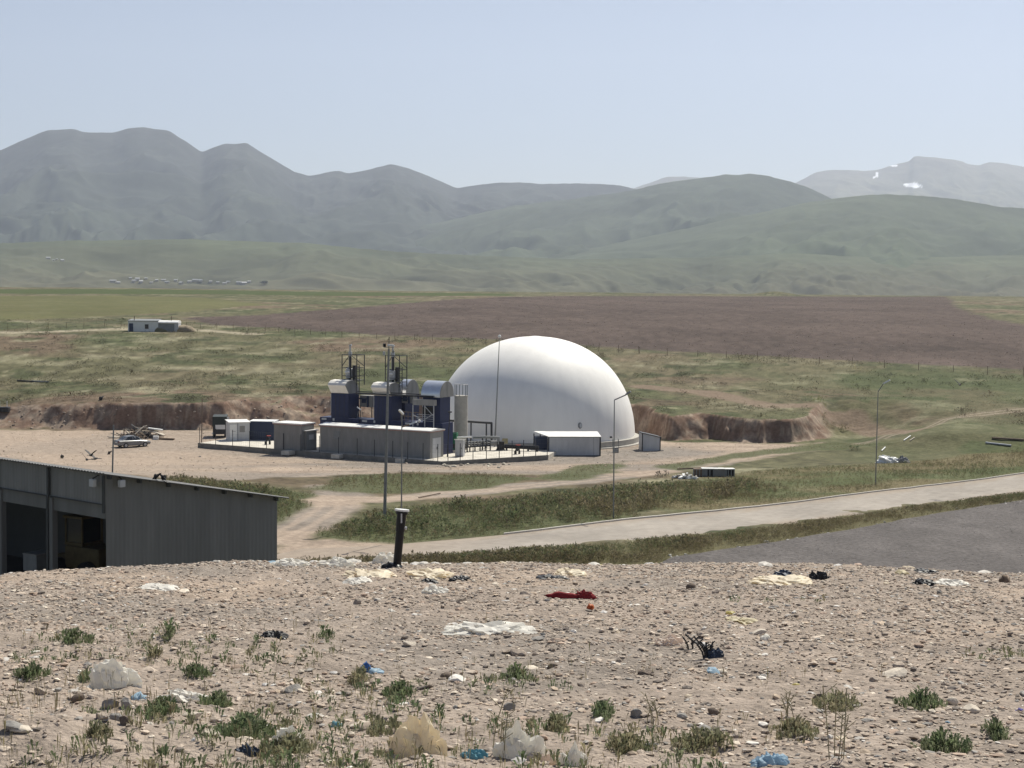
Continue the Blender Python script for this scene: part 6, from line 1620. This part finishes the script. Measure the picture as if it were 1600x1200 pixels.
# stones showing in the left part of the cut bank
n = 4000; xx = rng.uniform(-95, -18, n); yy2 = rng.uniform(212, 246, n); t_ = cut(xx, yy2); k = (t_ > 0.04) & (t_ < 0.97); xx, yy2 = xx[k], yy2[k]; n = len(xx)
pos = np.stack([xx, yy2, G(xx, yy2) - 0.05], -1)
scatter(v1, pos, 0.07 + 0.22 * rng.random(n) ** 3, np.full(n, 0.7), np.tile([[0.38, 0.31, 0.25]], (n, 1)) * rng.uniform(0.45, 1.3, (n, 1)), 'rubble', m_stone, 'stones and clods showing in the cut earth bank')
# small scraps of film all over the mound
def scrap_variant(seed):
    v, f = ICO2; g = np.random.default_rng(seed)
    r_ = 1 + 0.9 * (fbm(v[:, 0] * 2 + seed, v[:, 1] * 2 + v[:, 2] * 2, seed, 3) - 0.5)
    return v * r_[:, None], f
vs_ = [scrap_variant(i) for i in range(8)]
n1, n2 = 150, 150
y = np.concatenate([rng.uniform(4.8, 26, n1), rng.uniform(24, 29.5, n2)]); x = (rng.random(n1 + n2) * 2 - 1) * (0.34 * y)
x[n1:] = np.where(rng.random(n2) < 0.55, rng.normal(-2.0, 1.6, n2), x[n1:])
fc = np.array([[0.85, 0.82, 0.76], [0.82, 0.72, 0.56], [0.88, 0.86, 0.83], [0.80, 0.62, 0.50], [0.40, 0.55, 0.66], [0.70, 0.62, 0.25], [0.05, 0.05, 0.055]])
c_ = fc[rng.choice(7, n1 + n2, p=[0.36, 0.24, 0.2, 0.08, 0.05, 0.03, 0.04])]
pos = np.stack([x, y, Mz(x, y)], -1)
m_scrap = mat('film scraps', (0.8, 0.8, 0.8), 0.5, 0.12, 20.0, attr='albedo', trans=0.5)
sz_ = np.concatenate([0.008 + 0.022 * rng.random(n1) ** 2 + 0.0006 * y[:n1], 0.03 + 0.09 * rng.random(n2) ** 2.5])
scatter(vs_, pos, sz_, np.concatenate([np.full(n1, 0.4), np.full(n2, 0.42)]), c_, 'litter', m_scrap, 'small scraps of plastic film strewn over the mound', smooth=False)

# clods of the ploughed field, stones of the dark gravel yard
n = 60000; y = 290 + 600 * rng.random(n) ** 1.3; x = (rng.random(n) * 2 - 1) * (0.36 * y + 5)
k = sdist(Z_PLOW, x, y) > 1; x, y = x[k], y[k]; n = len(x)
scatter(v1, np.stack([x, y, G(x, y)], -1), 0.07 + 0.13 * rng.random(n) ** 2, np.full(n, 0.28), np.array([[0.100, 0.076, 0.063]]) * rng.uniform(0.8, 2.2, (n, 1)), 'dirt', m_stone, 'clods of turned earth on the ploughed field')
n = 18000; i_ = rng.integers(0, nn - 1, n); t2 = rng.random(n) ** 1.3
ex = np.interp(i_ + rng.random(n), np.arange(nn), E[:, 0]); ey = np.interp(i_ + 0.0, np.arange(nn), E[:, 1])
x = ex * (1 - t2) + (ex * 0.55 - 6) * t2; y = ey * (1 - t2) + 58 * t2
k = (y > 88) & (np.abs(x) < 0.36 * y + 3); x, y = x[k], y[k]; n = len(x)
scatter(v1, np.stack([x, y, G(x, y) + 0.10], -1), 0.02 + 0.04 * rng.random(n) ** 2, np.full(n, 0.35), np.array([[0.135, 0.123, 0.117]]) * rng.uniform(0.8, 1.9, (n, 1)), 'gravel', m_stone, 'coarse stones on the dark gravel yard')
